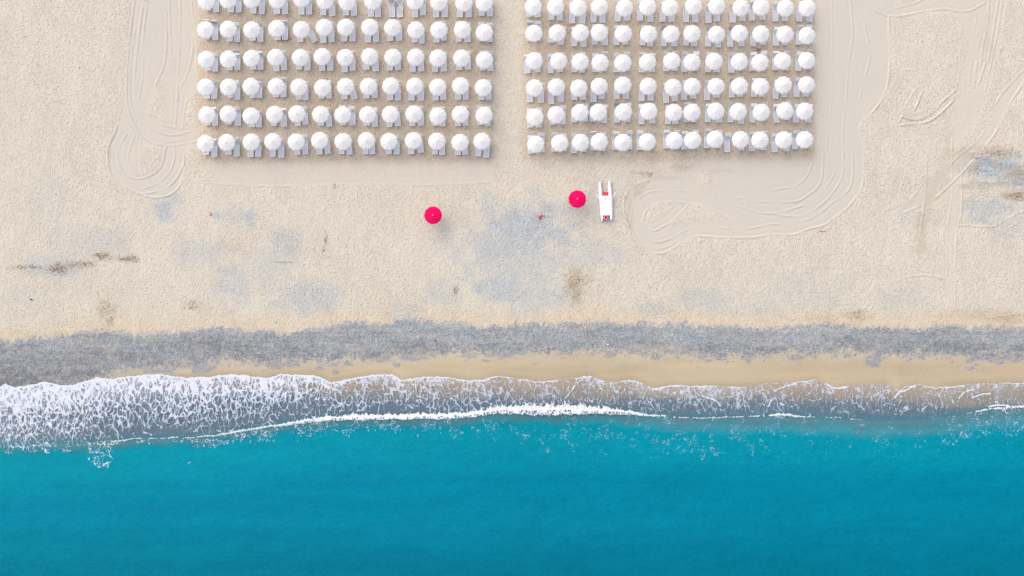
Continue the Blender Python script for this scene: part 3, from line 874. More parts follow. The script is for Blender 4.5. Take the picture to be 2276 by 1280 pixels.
    me = quad_mesh('surf_foam', co, q)
    g = f.copy()
    g[1:, :] = np.maximum(g[1:, :], f[:-1, :]); g[:, 1:] = np.maximum(g[:, 1:], g[:, :-1])
    vattr(me, 'froth', (g.ravel()[used]))
    m, n, b = new_mat('sea_foam')
    L = n.links
    out = n.nodes['Material Output']
    geo = n.nodes.new('ShaderNodeNewGeometry')
    no = n.nodes.new('ShaderNodeTexNoise'); no.inputs['Scale'].default_value = 8; no.inputs['Detail'].default_value = 3
    L.new(geo.outputs['Position'], no.inputs['Vector'])
    cr = n.nodes.new('ShaderNodeMix'); cr.data_type = 'RGBA'
    cr.inputs[6].default_value = (.62, .66, .74, 1); cr.inputs[7].default_value = (.78, .80, .84, 1)
    L.new(no.outputs['Fac'], cr.inputs[0])
    a0 = n.nodes.new('ShaderNodeAttribute'); a0.attribute_name = 'froth'
    cm = n.nodes.new('ShaderNodeMix'); cm.data_type = 'RGBA'
    cm.inputs[6].default_value = (.50, .66, .80, 1)
    cl = n.nodes.new('ShaderNodeMapRange'); cl.inputs[1].default_value = .35; cl.inputs[2].default_value = .9
    L.new(a0.outputs['Fac'], cl.inputs[0]); L.new(cl.outputs[0], cm.inputs[0]); L.new(cr.outputs[2], cm.inputs[7]); L.new(cm.outputs[2], b.inputs['Base Color'])
    b.inputs['Roughness'].default_value = .8; b.inputs['Specular IOR Level'].default_value = .15
    bp = n.nodes.new('ShaderNodeBump'); bp.inputs['Distance'].default_value = .05; bp.inputs['Strength'].default_value = .5
    L.new(no.outputs['Fac'], bp.inputs['Height']); L.new(bp.outputs['Normal'], b.inputs['Normal'])
    af = n.nodes.new('ShaderNodeAttribute'); af.attribute_name = 'froth'
    mr = n.nodes.new('ShaderNodeMapRange'); mr.inputs[1].default_value = 0; mr.inputs[2].default_value = 1; mr.inputs[3].default_value = .08; mr.inputs[4].default_value = .90
    L.new(af.outputs['Fac'], mr.inputs[0])
    tr = n.nodes.new('ShaderNodeBsdfTransparent'); mix = n.nodes.new('ShaderNodeMixShader')
    L.new(mr.outputs[0], mix.inputs[0]); L.new(tr.outputs[0], mix.inputs[1]); L.new(b.outputs[0], mix.inputs[2]); L.new(mix.outputs[0], out.inputs[0])
    o = link('surf_foam', me, m)
    o['kind'] = 'stuff'
    o['label'] = 'white foam lace of the breaking wave and swash along the shore'
    return len(q)


build_foam()

# ------------------------------------------------------------------ parasols
UR, URIM, UTOP = 0.975, 2.0, 0.29     # canopy radius, rim height, rise


def canopy_panel():
    half = math.pi / 10
    vs, fs = [], []
    nr, ns = 6, 4
    def P(r, s):
        a0, a1 = -half, half
        t = (s + 1) / 2
        x = r * (math.cos(a0) * (1 - t) + math.cos(a1) * t)
        y = r * (math.sin(a0) * (1 - t) + math.sin(a1) * t)
        k = 1 + 0.012 * (1 - s * s) * (r / UR) ** 2
        z = URIM + UTOP * (1 - (r / UR) ** 1.22) - 0.022 * (1 - s * s) * (r / UR)
        return (x * k, y * k, z)
    for i in range(nr + 1):
        r = UR * (0.035 + 0.965 * i / nr)
        for j in range(ns + 1):
            vs.append(P(r, -1 + 2 * j / ns))
    for j in range(ns + 1):                       # short hanging valance
        x, y, z = P(UR, -1 + 2 * j / ns)
        vs.append((x * 1.006, y * 1.006, z - 0.04))
    for i in range(nr + 1):
        for j in range(ns):
            a = i * (ns + 1) + j
            fs.append((a, a + ns + 1, a + ns + 2, a + 1))
    return mesh_from('canopy_panel', vs, fs)


def parasol_meshes(mat):
    pan = canopy_panel(); pan.materials.append(mat)
    pan.polygons.foreach_set('use_smooth', [True] * len(pan.polygons))
    return pan


bm = bmesh.new()
add_tube(bm, (0, 0, -0.25), (0, 0, URIM + UTOP - .02), 0.021, seg=10)
add_lathe(bm, [(0.024, 0), (0.036, .01), (0.036, .16), (0.024, .18)], 10, (0, 0, 1.05))
ME_POLE = bm_mesh('pole', bm); ME_POLE.materials.append(M_POLE)
bm = bmesh.new()
add_lathe(bm, [(0.042, -.03), (0.05, 0.0), (0.05, .025), (0.03, .05), (0.012, .065)], 12, (0, 0, URIM + UTOP))
ME_FIN = bm_mesh('finial', bm); ME_FIN.materials.append(M_WHITE)
bm = bmesh.new()
for k in range(10):
    a = 2 * math.pi * (k + .5) / 10
    c, s = math.cos(a), math.sin(a)
    zf = lambda r: URIM + UTOP * (1 - (r / UR) ** 1.22) - .02
    add_tube(bm, (.04 * c, .04 * s, zf(.04)), (.5 * c, .5 * s, zf(.5)), .006, seg=5)
    add_tube(bm, (.5 * c, .5 * s, zf(.5)), (.94 * c, .94 * s, zf(.94)), .006, seg=5)
    add_tube(bm, (.03 * c, .03 * s, 1.72), (.5 * c, .5 * s, zf(.5)), .005, seg=5)
ME_RIB = bm_mesh('rib_frame', bm); ME_RIB.materials.append(M_WHITE)


def make_parasol(mat):
    t = empty('beach_parasol', (0, 0, 0))
    pan = parasol_meshes(mat)
    for k in range(10):
        o = link('canopy_panel', pan, None, t)
        o.rotation_euler = (0, 0, 2 * math.pi * k / 10)
    link('pole', ME_POLE, None, t)
    link('finial', ME_FIN, None, t)
    link('rib_frame', ME_RIB, None, t)
    return t


def place(t, px, py, tilt=1.6, yaw=None):
    x, y = W(px, py, URIM)
    t.location = (x, y, 0)
    t.rotation_euler = (R_(rnd.uniform(-tilt, tilt)), R_(rnd.uniform(-tilt, tilt)), R_(18 + rnd.uniform(-9, 9)) if yaw is None else R_(yaw))


# ------------------------------------------------------------------ sunbeds (origin at the middle of the foot end, head towards +y)
BW = 0.62
BZ = 0.34
HINGE, HEADY, HEADZ = 1.22, 1.80, 0.60


def bed_meshes(hy, hz, tilt, hl):
    """sunshade turned by tilt degrees, its front edge at hy,hz"""
    bm = bmesh.new()
    hw = BW / 2
    for sx in (-1, 1):
        add_box(bm, (sx * (hw - .02), HINGE / 2, BZ), (.042, HINGE, .035))
    add_box(bm, (0, .021, BZ), (BW - .084, .042, .035))
    add_box(bm, (0, HINGE - .02, BZ - .03), (BW - .09, .03, .025))
    frame = bm_mesh('frame', bm); frame.materials.append(M_WHITE)
    # sling: slightly sagging sheet
    vs, fs = [], []
    for i in range(7):
        y = .045 + (HINGE - .06) * i / 6
        for j in range(5):
            s = -1 + 2 * j / 4
            vs.append((s * (hw - .042), y, BZ + .006 - .025 * (1 - s * s) * math.sin(math.pi * min(1, (i + .3) / 6.6))))
    for i in range(6):
        for j in range(4):
            a = i * 5 + j
            fs.append((a, a + 1, a + 6, a + 5))
    sling = mesh_from('seat_sling', vs, fs); sling.materials.append(M_SLING)
    sling.polygons.foreach_set('use_smooth', [True] * len(sling.polygons))
    # backrest: raised frame
    bm = bmesh.new()
    a = Vector((0, HINGE, BZ)); b = Vector((0, HEADY, HEADZ))
    for sx in (-1, 1):
        add_tube(bm, a + Vector((sx * (hw - .02), 0, 0)), b + Vector((sx * (hw - .02), 0, 0)), .02, seg=6)
    add_tube(bm, b + Vector((-hw + .02, 0, 0)), b + Vector((hw - .02, 0, 0)), .02, seg=6)
    back = bm_mesh('backrest', bm); back.materials.append(M_WHITE)
    vs, fs = [], []
    for i in range(4):
        t = (i + .05) / 3.1
        p = a.lerp(b, t)
        for j in range(5):
            s = -1 + 2 * j / 4
            vs.append((s * (hw - .04), p.y, p.z + .01 - .03 * (1 - s * s)))
    for i in range(3):
        for j in range(4):
            k = i * 5 + j
            fs.append((k, k + 1, k + 6, k + 5))
    bs = mesh_from('back_sling', vs, fs); bs.materials.append(M_SLING)
    bs.polygons.foreach_set('use_smooth', [True] * len(bs.polygons))
    # sunshade
    ct, stt = math.cos(R_(tilt)), math.sin(R_(tilt))
    bm = bmesh.new()
    w2 = hw + .025
    n = 4
    rows = []
    for i in range(n + 1):
        q = hl * i / n
        bow = .03 * math.sin(math.pi * i / n)
        y = hy + q * ct - bow * stt; z = hz + q * stt + bow * ct
        rows.append([bm.verts.new((sx * w2, y, z)) for sx in (-1, -.33, .33, 1)])
    for i in range(n):
        for j in range(3):
            bm.faces.new((rows[i][j], rows[i][j + 1], rows[i + 1][j + 1], rows[i + 1][j]))
    bmesh.ops.solidify(bm, geom=bm.faces[:], thickness=.012)
    hood = bm_mesh('sunshade', bm); hood.materials.append(M_HOOD)
    out = [('frame', frame), ('seat_sling', sling), ('backrest', back), ('back_sling', bs), ('sunshade', hood)]
    for sx in (-1, 1):
        bm = bmesh.new()
        add_tube(bm, b + Vector((sx * (hw + .005), -.12, -.04)), (sx * (w2 - .01), hy + hl * .5 * ct, hz + hl * .5 * stt - .012), .011, seg=6)
        arm = bm_mesh('sunshade_arm', bm); arm.materials.append(M_WHITE)
        out.append(('sunshade_arm', arm))
    for y, ex in ((.22, -.05), (1.15, .06)):
        for sx in (-1, 1):
            bm = bmesh.new()
            add_tube(bm, (sx * (hw - .03), y, BZ), (sx * (hw - .03), y + ex, -.05), .017, seg=6)
            legs = bm_mesh('leg', bm); legs.materials.append(M_WHITE)
            out.append(('leg', legs))
    return out


def make_bed(*a):
    t = empty('sunbed', (0, 0, 0))
    kids = {}
    for nme, me in bed_meshes(*a):
        kids[nme] = link(nme, me, None, kids['backrest'] if nme == 'back_sling' else kids['sunshade'] if nme == 'sunshade_arm' else t)
    return t


BED_PROTO = [make_bed(1.62, .74, 6, .42), make_bed(1.70, .72, 14, .40), make_bed(1.52, .80, -4, .42), make_bed(1.57, .77, 18, .42)]
bed_used = [False] * 4
PAR_PROTO = make_parasol(M_CANOPY)
par_used = False

ORD = ['first', 'second', 'third', 'fourth', 'fifth', 'sixth', 'seventh', 'eighth', 'ninth', 'tenth', 'eleventh', 'twelfth', 'thirteenth']
ROWS = ['sixth row from sea', 'fifth row from sea', 'fourth row from sea', 'third row from sea', 'second row from sea', 'row nearest the sea']


def col_phrase(block, i):
    k = i if block == 'right' else 12 - i          # steps from the central aisle
    if k == 0:
        return 'beside the aisle'
    if k == 12:
        return 'at the outer end'
    if k <= 6:
        return ORD[k] + ' from aisle'
    return ORD[12 - k] + ' from outer end'


# canopy centres (photo pixels), then the foot ends of the two sunbeds as read on 6.4x enlargements:
# (x_left, x_right, y_bottom[, degrees the head leans to the left])
def zz(x0, y0, *items):
    out = []
    for it in items:
        xl, xr, yb = it[:3]
        out.append((x0 + (xl + xr) / 2 / 6.4, y0 + yb / 6.4, it[3] if len(it) > 3 else None))
    return out


LEFT_C = [
    [(460.2, 3.2), (507.3, .8), (560.2, 0), (617.7, 0), (670.3, -2.6), (722.7, 2.4), (772, 3.9), (828.6, 4), None, (923.9, 3.2), (976, 4), (1031.5, 6.3), (1077.8, 7.4)],
    [(457.1, 66.8), (507.7, 65.7), (559, 66), (615.8, 64), (668.8, 65.2), (721.5, 61.5), (768.3, 60.7), (822.4, 61.3), (872, 61.5), (924.4, 67), (975.5, 67.9), (1027.4, 65.5), (1077.7, 72.2)],
    [(458.1, 131.9), (507.9, 131.8), (560, 130.5), (612, 127.4), (666.7, 127.7), (716.9, 126.2), (768.4, 128.1), (821, 125.5), (872.8, 127.3), (923.2, 127.1), (973.5, 128.5), (1026.5, 128.6), (1076.9, 132.3)],
    [(456.9, 193.7), (508, 194.4), (557.7, 193.2), (613.6, 192.8), (664.3, 193.8), (716.9, 195.4), (768.2, 192.4), (818.4, 192.3), (869, 191.5), (922.8, 190.9), (974.1, 193.5), (1023.9, 191.9), (1074.9, 194.1)],
    [(459.5, 257.3), (507.1, 253.2), (557.3, 258.1), (610.6, 255.3), (660.8, 254), (713.5, 255), (762.5, 254.8), (818, 255.7), (869, 254.4), (921, 253), (973.9, 256.6), (1023.5, 254.4), (1076.3, 256.7)],
    [(456.3, 319.4), (504.4, 316.9), (558.4, 316.7), (606.3, 315.9), (658, 315.5), (710.9, 313.2), (762, 314.5), (813.9, 313), (865.2, 314), (919.6, 313.5), (970.9, 313.4), (1022.3, 316.9), (1071.4, 315.3)],
]
LEFT_B = [
    zz(420, 0, (232, 312, 148), (347, 427, 170), (558, 640, 172), (667, 747, 172), (877, 957, 188), (992, 1072, 197, -4), (1213, 1295, 193), (1327, 1408, 197),
       (1562, 1640, 205), (1667, 1747, 203), (1870, 1950, 212), (2002, 2082, 222), (2195, 2272, 215)) +
    zz(770, 0, (68, 150, 218), (308, 387, 235), (407, 487, 240), (610, 690, 242, 1), (718, 802, 242, 0), (935, 1017, 242), (1047, 1127, 215), (1235, 1317, 245), (1360, 1440, 240),
       (1575, 1652, 243), (1698, 1778, 243), (1883, 1962, 220), (1998, 2078, 230)),
    zz(420, 0, (215, 295, 555), (335, 413, 563), (540, 620, 585), (640, 725, 592, -2), (865, 947, 575), (975, 1055, 590), (1222, 1302, 563), (1327, 1407, 563),
       (1543, 1623, 592), (1755, 1835, 592, 28), (1873, 1952, 605), (1988, 2068, 592), (2170, 2250, 585)) +
    zz(770, 0, (47, 127, 585), (268, 345, 600), (382, 462, 595), (583, 663, 577), (708, 788, 577), (930, 1010, 600), (1032, 1110, 617), (1243, 1320, 602), (1345, 1422, 575),
       (1560, 1638, 590), (1685, 1763, 597), (1885, 1963, 582), (2000, 2080, 592)),
    zz(420, 0, (237, 318, 998), (330, 410, 1015), (540, 620, 997), (648, 730, 990), (880, 957, 985), (977, 1057, 988), (1203, 1285, 1010), (1312, 1393, 995),
       (1525, 1605, 985), (1643, 1723, 997, -2), (1857, 1933, 1003), (1970, 2050, 1003), (2177, 2255, 1023)) +
    zz(770, 0, (48, 128, 1003), (245, 325, 987), (380, 460, 1010), (578, 658, 998), (693, 773, 990), (903, 983, 1018), (1027, 1105, 1010, 4), (1220, 1298, 1018), (1345, 1425, 1013),
       (1563, 1643, 990), (1690, 1767, 985), (1897, 1978, 998), (2005, 2083, 1005)),
    zz(420, 170, (217, 297, 310), (320, 397, 312, -3), (547, 628, 297), (648, 727, 325), (867, 945, 300), (960, 1040, 300), (1200, 1278, 290), (1305, 1383, 288),
       (1525, 1602, 325), (1618, 1697, 332), (1843, 1923, 310), (1950, 2027, 310), (2170, 2252, 320)) +
    zz(770, 170, (83, 160, 318, 15), (245, 327, 308), (363, 440, 300), (585, 665, 333), (692, 768, 337), (888, 965, 338), (1023, 1102, 338), (1228, 1307, 337), (1337, 1417, 330),
       (1550, 1628, 327), (1657, 1735, 325), (1880, 1957, 330), (1982, 2060, 327)),
    zz(420, 170, (222, 300, 688), (333, 412, 697), (525, 602, 680), (655, 735, 695), (858, 937, 718), (952, 1033, 720), (1170, 1250, 697), (1312, 1393, 710),
       (1510, 1590, 700), (1620, 1698, 682, 4), (1840, 1917, 695), (1960, 2035, 712, 6), (2150, 2228, 690)) +
    zz(770, 170, (52, 128, 688), (252, 332, 695), (365, 442, 710), (573, 652, 717), (692, 772, 705, 4), (897, 973, 698), (1020, 1098, 695), (1223, 1303, 697), (1327, 1402, 705),
       (1550, 1627, 700), (1653, 1732, 695), (1870, 1945, 685, 3), (1973, 2050, 698)),
    zz(420, 170, (203, 278, 1112), (322, 400, 1140), (525, 603, 1107), (640, 717, 1133), (838, 915, 1142), (942, 1020, 1137, -6), (1152, 1228, 1140), (1275, 1353, 1150),
       (1505, 1580, 1108), (1617, 1695, 1102), (1820, 1893, 1105), (1940, 2017, 1095, 5), (2133, 2207, 1100)) +
    zz(770, 170, (7, 83, 1107, 4), (232, 312, 1102), (328, 405, 1103), (563, 640, 1102), (677, 753, 1103), (883, 960, 1100), (1025, 1100, 1080, 6), (1218, 1293, 1105), (1323, 1400, 1112),
       (1545, 1622, 1115), (1647, 1727, 1110), (1838, 1912, 1133), (1947, 2023, 1150, -6)),
]
RIGHT_C = [
    [(1186.1, 14.2), (1235.4, 16), (1285.3, 18), (1332.8, 14.8), (1388.7, 16.8), (1440.3, 16.3), (1490.5, 16.8), (1541.3, 14.4), (1592.8, 13.6), (1646.6, 16.3), (1692.8, 16.3), (1746, 16.8), (1795.2, 17.5)],
    [(1187.7, 74.8), (1238.3, 73.4), (1290.4, 73), (1332.9, 72.4), (1385.2, 75.8), (1441.7, 75.8), (1492.6, 75.9), (1539, 75), (1592.1, 76), (1644, 75.4), (1691.7, 75.8), (1744.5, 77), (1793, 78.8)],
    [(1187.7, 135), (1241.2, 135.7), (1290.5, 138.3), (1334.9, 138.9), (1384.9, 139.5), (1439.7, 137.3), (1494.5, 136), (1537.8, 139), (1588.4, 136.5), (1642.9, 137.1), (1690.6, 139), (1740.9, 136), (1792.9, 134.9)],
    [(1188.9, 195.9), (1235.9, 193.2), (1287.7, 194.5), (1331.6, 192.3), (1385.2, 189.5), (1440.4, 192), (1495.5, 194), (1538.6, 192), (1592.3, 192.6), (1644.8, 192.2), (1691.9, 193), (1741.9, 188.7), (1792.2, 188.1)],
    [(1189.8, 260.4), (1237, 254), (1290, 249.5), (1331, 250), (1385.8, 249), (1443, 248.3), (1498.8, 250.6), (1538.4, 249.3), (1591.9, 248), (1642, 247.7), (1692.7, 249.3), (1744.3, 247), (1789.4, 247)],
    [(1191.4, 321), (1245.3, 317.9), (1290, 316.5), (1331.8, 315), (1385.2, 315.6), (1438.7, 315.2), (1499, 312.7), (1540, 311.6), (1589.8, 310.5), (1645.9, 311.2), (1690.3, 311.3), (1743.6, 311.6), (1789.5, 311.4)],
]
RIGHT_B = [
    zz(1150, 0, (132, 210, 235), (250, 330, 240), (447, 523, 277), (563, 640, 288), (740, 817, 330), (882, 960, 330, -5), (1045, 1123, 318), (1173, 1250, 322),
       (1390, 1465, 300), (1523, 1602, 288), (1705, 1783, 290), (1852, 1932, 305), (2028, 2105, 305)) +
    zz(1480, 0, (42, 122, 305), (248, 325, 310), (380, 460, 313), (567, 647, 323, 1), (690, 767, 300), (915, 993, 317, 2), (1048, 1125, 293), (1187, 1267, 290), (1338, 1415, 277),
       (1520, 1600, 302), (1655, 1735, 295), (1857, 1937, 302), (2003, 2085, 307)),
    zz(1150, 0, (132, 210, 577), (250, 328, 580), (437, 512, 603, -4), (575, 650, 632, -9), (770, 848, 655), (900, 978, 663, -3), (1058, 1137, 632), (1203, 1280, 640),
       (1367, 1445, 637, -3), (1495, 1573, 632), (1740, 1817, 640, -3), (1843, 1920, 656, -7), (2040, 2118, 655, -2)) +
    zz(1480, 0, (78, 160, 655, -2), (247, 323, 645, -4), (360, 440, 655), (563, 637, 657, -2), (700, 780, 670), (875, 955, 662), (1037, 1115, 653), (1205, 1285, 653), (1343, 1423, 633),
       (1525, 1605, 647), (1655, 1732, 638), (1850, 1928, 633, -3), (1985, 2063, 620)),
    zz(1150, 0, (105, 183, 1040), (247, 327, 1025), (435, 512, 1037), (570, 648, 1018), (770, 848, 1023), (877, 957, 1028), (1062, 1140, 1023), (1195, 1273, 1008),
       (1368, 1447, 1023), (1510, 1588, 1003), (1730, 1807, 1027, -2), (1877, 1953, 1017), (2073, 2150, 1010, -2)) +
    zz(1480, 0, (85, 165, 1003), (222, 300, 1017, -2), (375, 452, 1003), (557, 635, 1023, -3), (683, 762, 1023), (892, 972, 1030), (1025, 1105, 995), (1190, 1268, 1003), (1335, 1413, 995),
       (1517, 1597, 993), (1662, 1740, 997), (1845, 1925, 1005), (1990, 2070, 980)),
    zz(1150, 160, (142, 218, 425, 2), (297, 373, 435), (447, 523, 455, 4), (577, 652, 422, -4), (770, 845, 395), (897, 973, 390), (1047, 1123, 423), (1160, 1237, 383),
       (1373, 1450, 383), (1507, 1585, 377), (1730, 1805, 410), (1857, 1933, 405), (2080, 2153, 435, 3)) +
    zz(1480, 160, (90, 167, 410), (220, 298, 392, -2), (348, 428, 375), (547, 625, 395), (682, 760, 360), (897, 973, 360), (1013, 1092, 348), (1217, 1293, 350), (1327, 1405, 350),
       (1520, 1600, 380), (1640, 1717, 355), (1820, 1898, 350, -1), (1950, 2028, 347)),
    zz(1150, 160, (143, 220, 787), (262, 340, 785), (463, 537, 748, 2), (605, 680, 743), (770, 845, 713), (920, 998, 703), (1030, 1107, 703), (1193, 1273, 723),
       (1375, 1450, 717), (1525, 1602, 707), (1727, 1803, 738, 1), (1880, 1957, 727), (2103, 2180, 737)) +
    zz(1480, 160, (97, 173, 735), (257, 333, 707), (357, 435, 710), (557, 635, 710), (720, 800, 715), (880, 960, 712), (1032, 1110, 733), (1193, 1272, 715), (1345, 1423, 690),
       (1540, 1617, 718, 5), (1680, 1758, 680), (1808, 1888, 717, -2), (1985, 2063, 715)),
    zz(1150, 160, (155, 230, 1157, 2), (308, 385, 1140, 1), (490, 565, 1130), (615, 690, 1125), (768, 845, 1150), (905, 980, 1133), (1045, 1120, 1113), (1175, 1252, 1120),
       (1347, 1422, 1102, -4), (1555, 1630, 1100), (1705, 1780, 1105), (1850, 1925, 1095), (2080, 2155, 1085)) +
    zz(1480, 160, (115, 192, 1097), (218, 295, 1100, -1), (380, 458, 1085), (543, 620, 1080, -2), (705, 783, 1080), (833, 913, 1137, 0), (1033, 1112, 1112), (1185, 1263, 1123), (1345, 1425, 1108),
       (1513, 1590, 1137, 5), (1675, 1752, 1122, -4), (1800, 1880, 1095), (1960, 2040, 1075)),
]
LABEL_BED = {
    ('left', 1, 9): 'grey sunbed turned askew, foot swung out right, fifth row from sea',
    ('left', 3, 13): 'grey sunbed swung slightly askew, near the middle of third row from sea',
    ('left', 0, 16): 'uncovered grey sunbed with pale sunshade, left of the furled parasol',
    ('left', 0, 17): 'uncovered grey sunbed standing right of the furled parasol',
    ('right', 5, 18): 'grey sunbed wholly in the open, between two parasols of row nearest the sea',
}

for block, CC, BB in (('left', LEFT_C, LEFT_B), ('right', RIGHT_C, RIGHT_B)):
    for r in range(6):
        for i, c in enumerate(CC[r]):
            if c is not None:
                if not par_used:
                    t = PAR_PROTO; par_used = True
                else:
                    t = dup(PAR_PROTO)
                place(t, *c)
                tag(t, 'white parasol %s, %s, %s block' % (col_phrase(block, i), ROWS[r], block), 'parasol', 'white parasols in two blocks of rows on the sand')
        for k, (px, py, ang) in enumerate(BB[r]):
            i, side = k // 2, ('left', 'right')[k % 2]
            v = rnd.choices((0, 1, 2, 3), (5, 4, 3, 2))[0]
            if (block, r, k) in (('right', 5, 18), ('left', 0, 16)):
                v = 0
            if not bed_used[v]:
                t = BED_PROTO[v]; bed_used[v] = True
            else:
                t = dup(BED_PROTO[v])
            x, y = W(px, py, BZ)
            t.location = (x, y, 0)
            t.rotation_euler = (0, 0, R_(rnd.uniform(-1.2, 1.2) if ang is None else ang))
            lab = LABEL_BED.get((block, r, k)) or 'grey %s sunbed of the parasol %s, %s, %s block' % (side, col_phrase(block, i), ROWS[r], block)
            tag(t, lab, 'sunbed', 'sunbeds in pairs under the white parasols')

# the two red parasols near the water
RED = make_parasol(M_RED)
place(RED, 962.6, 477.8, .8, 22)
tag(RED, 'pink red parasol alone on open sand, left of the grey grit patch', 'parasol', 'red parasols of the beach guards')
t = dup(RED)
place(t, 1283, 442.3, .8, 8)
tag(t, 'pink red parasol standing left of the white rescue boat', 'parasol', 'red parasols of the beach guards')

# furled parasol in the back row of the left block
t = empty('furled_parasol', (*W(883.5, 19.5, 0), 0))
tag(t, 'furled white parasol on its pole between two uncovered sunbeds', 'parasol')
link('pole', ME_POLE, None, t)
bm = bmesh.new()
seg = 30
rings = []
for q in range(9):
    f = q / 8
    z = 1.05 + 1.33 * f
    rr = 0.20 * (1 - f) ** .7 + 0.03
    rings.append([bm.verts.new((rr * (1 + .28 * math.cos(10 * 2 * math.pi * k / seg)) * math.cos(2 * math.pi * k / seg),
                                rr * (1 + .28 * math.cos(10 * 2 * math.pi * k / seg)) * math.sin(2 * math.pi * k / seg), z)) for k in range(seg)])
for q in range(8):
    for k in range(seg):
        bm.faces.new((rings[q][k], rings[q][(k + 1) % seg], rings[q + 1][(k + 1) % seg], rings[q + 1][k]))
link('folded_canopy', bm_mesh('folded_canopy', bm), M_WHITE, t, True)
link('finial', ME_FIN, None, t)
bm = bmesh.new()
add_lathe(bm, [(.135, -.03), (.15, 0), (.135, .03)], 20, (0, 0, 1.75))
link('strap', bm_mesh('strap', bm), M_HOOD, t)


# ------------------------------------------------------------------ white rescue boat: two hulls, deck, seat
def PB(x, y):      # enlarged-detail pixels -> local metres round the boat's middle
    return ((x - 530) / 11.64 / PXM, -(y - 655) / 11.64 / PXM)


boat = empty('rescue_boat', (*W(1300 + 530 / 11.64, 390 + 655 / 11.64, .2), 0))
tag(boat, 'white twin hulled rescue rowing boat drawn up on the sand', 'boat')


def hull(stations):
    """stations: (y, x_left, x_right, deck height, keel height)"""
    bm = bmesh.new()
    rings = []
    for y, x0, x1, zt, zk in stations:
        xa, ya = PB(x0, y); xb, _ = PB(x1, y)
        c = (xa + xb) / 2; h = (xb - xa) / 2
        rings.append([bm.verts.new(p) for p in ((c - h * .82, ya, zt), (c, ya, zt + .03), (c + h * .82, ya, zt), (c + h, ya, zt - .06), (c + h * .8, ya, (zt + zk) / 2),
                                                (c + h * .25, ya, zk), (c - h * .25, ya, zk), (c - h * .8, ya, (zt + zk) / 2), (c - h, ya, zt - .06))])
    for a, b in zip(rings[:-1], rings[1:]):
        for k in range(9):
            bm.faces.new((a[k], a[(k + 1) % 9], b[(k + 1) % 9], b[k]))
    bm.faces.new(rings[0][::-1]); bm.faces.new(rings[-1])
    return bm_mesh('hull', bm)


link('hull', hull([(158, 376, 396, .40, .24), (175, 362, 408, .40, .14), (220, 357, 416, .40, .08), (320, 352, 431, .40, .0), (440, 350, 446, .40, -.03), (560, 355, 448, .40, -.04), (700, 370, 455, .40, -.04),
                   (900, 390, 465, .40, -.04), (1040, 403, 475, .39, -.03), (1120, 411, 474, .38, .0), (1165, 420, 466, .37, .08), (1176, 430, 455, .35, .18)]), M_HULL, boat, True)
link('hull', hull([(138, 615, 640, .40, .24), (155, 602, 650, .40, .14), (200, 598, 660, .40, .08), (320, 594, 680, .40, .0), (440, 594, 696, .40, -.03), (560, 600, 704, .40, -.04), (700, 610, 713, .40, -.04),
                   (900, 622, 715, .40, -.04), (1040, 640, 715, .39, -.03), (1105, 649, 713, .38, .0), (1145, 658, 705, .37, .08), (1156, 668, 695, .35, .18)]), M_HULL, boat, True)
bm = bmesh.new()
pts = [(418, 560), (430, 545), (640, 540), (650, 555), (662, 800), (655, 1020), (640, 1036), (480, 1036), (462, 1022), (440, 800)]
tv = [bm.verts.new((*PB(x, y), .47)) for x, y in pts]
bv = [bm.verts.new((*PB(x, y), .36)) for x, y in pts]
bm.faces.new(tv); bm.faces.new(bv[::-1])
for k in range(len(pts)):
    bm.faces.new((tv[k], tv[(k + 1) % len(pts)], bv[(k + 1) % len(pts)], bv[k]))
bmesh.ops.bevel(bm, geom=[e for e in bm.edges if abs(e.verts[0].co.z - .47) < 1e-4 and abs(e.verts[1].co.z - .47) < 1e-4], offset=.02, segments=2, affect='EDGES')
deck = link('deck', bm_mesh('deck', bm), M_HULL, boat)
bm = bmesh.new()
xa, ya = PB(412, 590); xb, yb = PB(655, 590)
add_box(bm, ((xa + xb) / 2, ya, .53), (xb - xa, .13, .05), None, .012)
link('thwart', bm_mesh('thwart', bm), M_HULL, boat)
bm = bmesh.new()
xa, ya = PB(400, 520); xb, _ = PB(640, 520)
add_tube(bm, (xa, ya, .41), (xb, ya, .41), .035, seg=8)
link('cross_beam', bm_mesh('cross_beam', bm), M_HULL, boat)
bm = bmesh.new()
xa, ya = PB(466, 438); xb, yb = PB(588, 508)
add_box(bm, ((xa + xb) / 2, (ya + yb) / 2, .50), (xb - xa, ya - yb, .09), None, .02)
add_box(bm, ((xa + xb) / 2, ya - .03, .44), (xb - xa + .22, .04, .04))
link('seat', bm_mesh('seat', bm), M_REDP, boat)
bm = bmesh.new()
xa, ya = PB(448, 470)
add_box(bm, (xa, ya, .46), (.09, .07, .07), None, .015)
link('footrest', bm_mesh('footrest', bm), M_DARK, boat)
for sx, x in ((-1, 366), (1, 706)):
    bm = bmesh.new()
    xa, ya = PB(x, 625 if sx < 0 else 605)
    add_tube(bm, (xa, ya, .38), (xa, ya, .52), .018, seg=8)
    add_box(bm, (xa, ya, .52), (.07, .05, .05), None, .01)
    link('rowlock', bm_mesh('rowlock', bm), M_WHITE, boat)


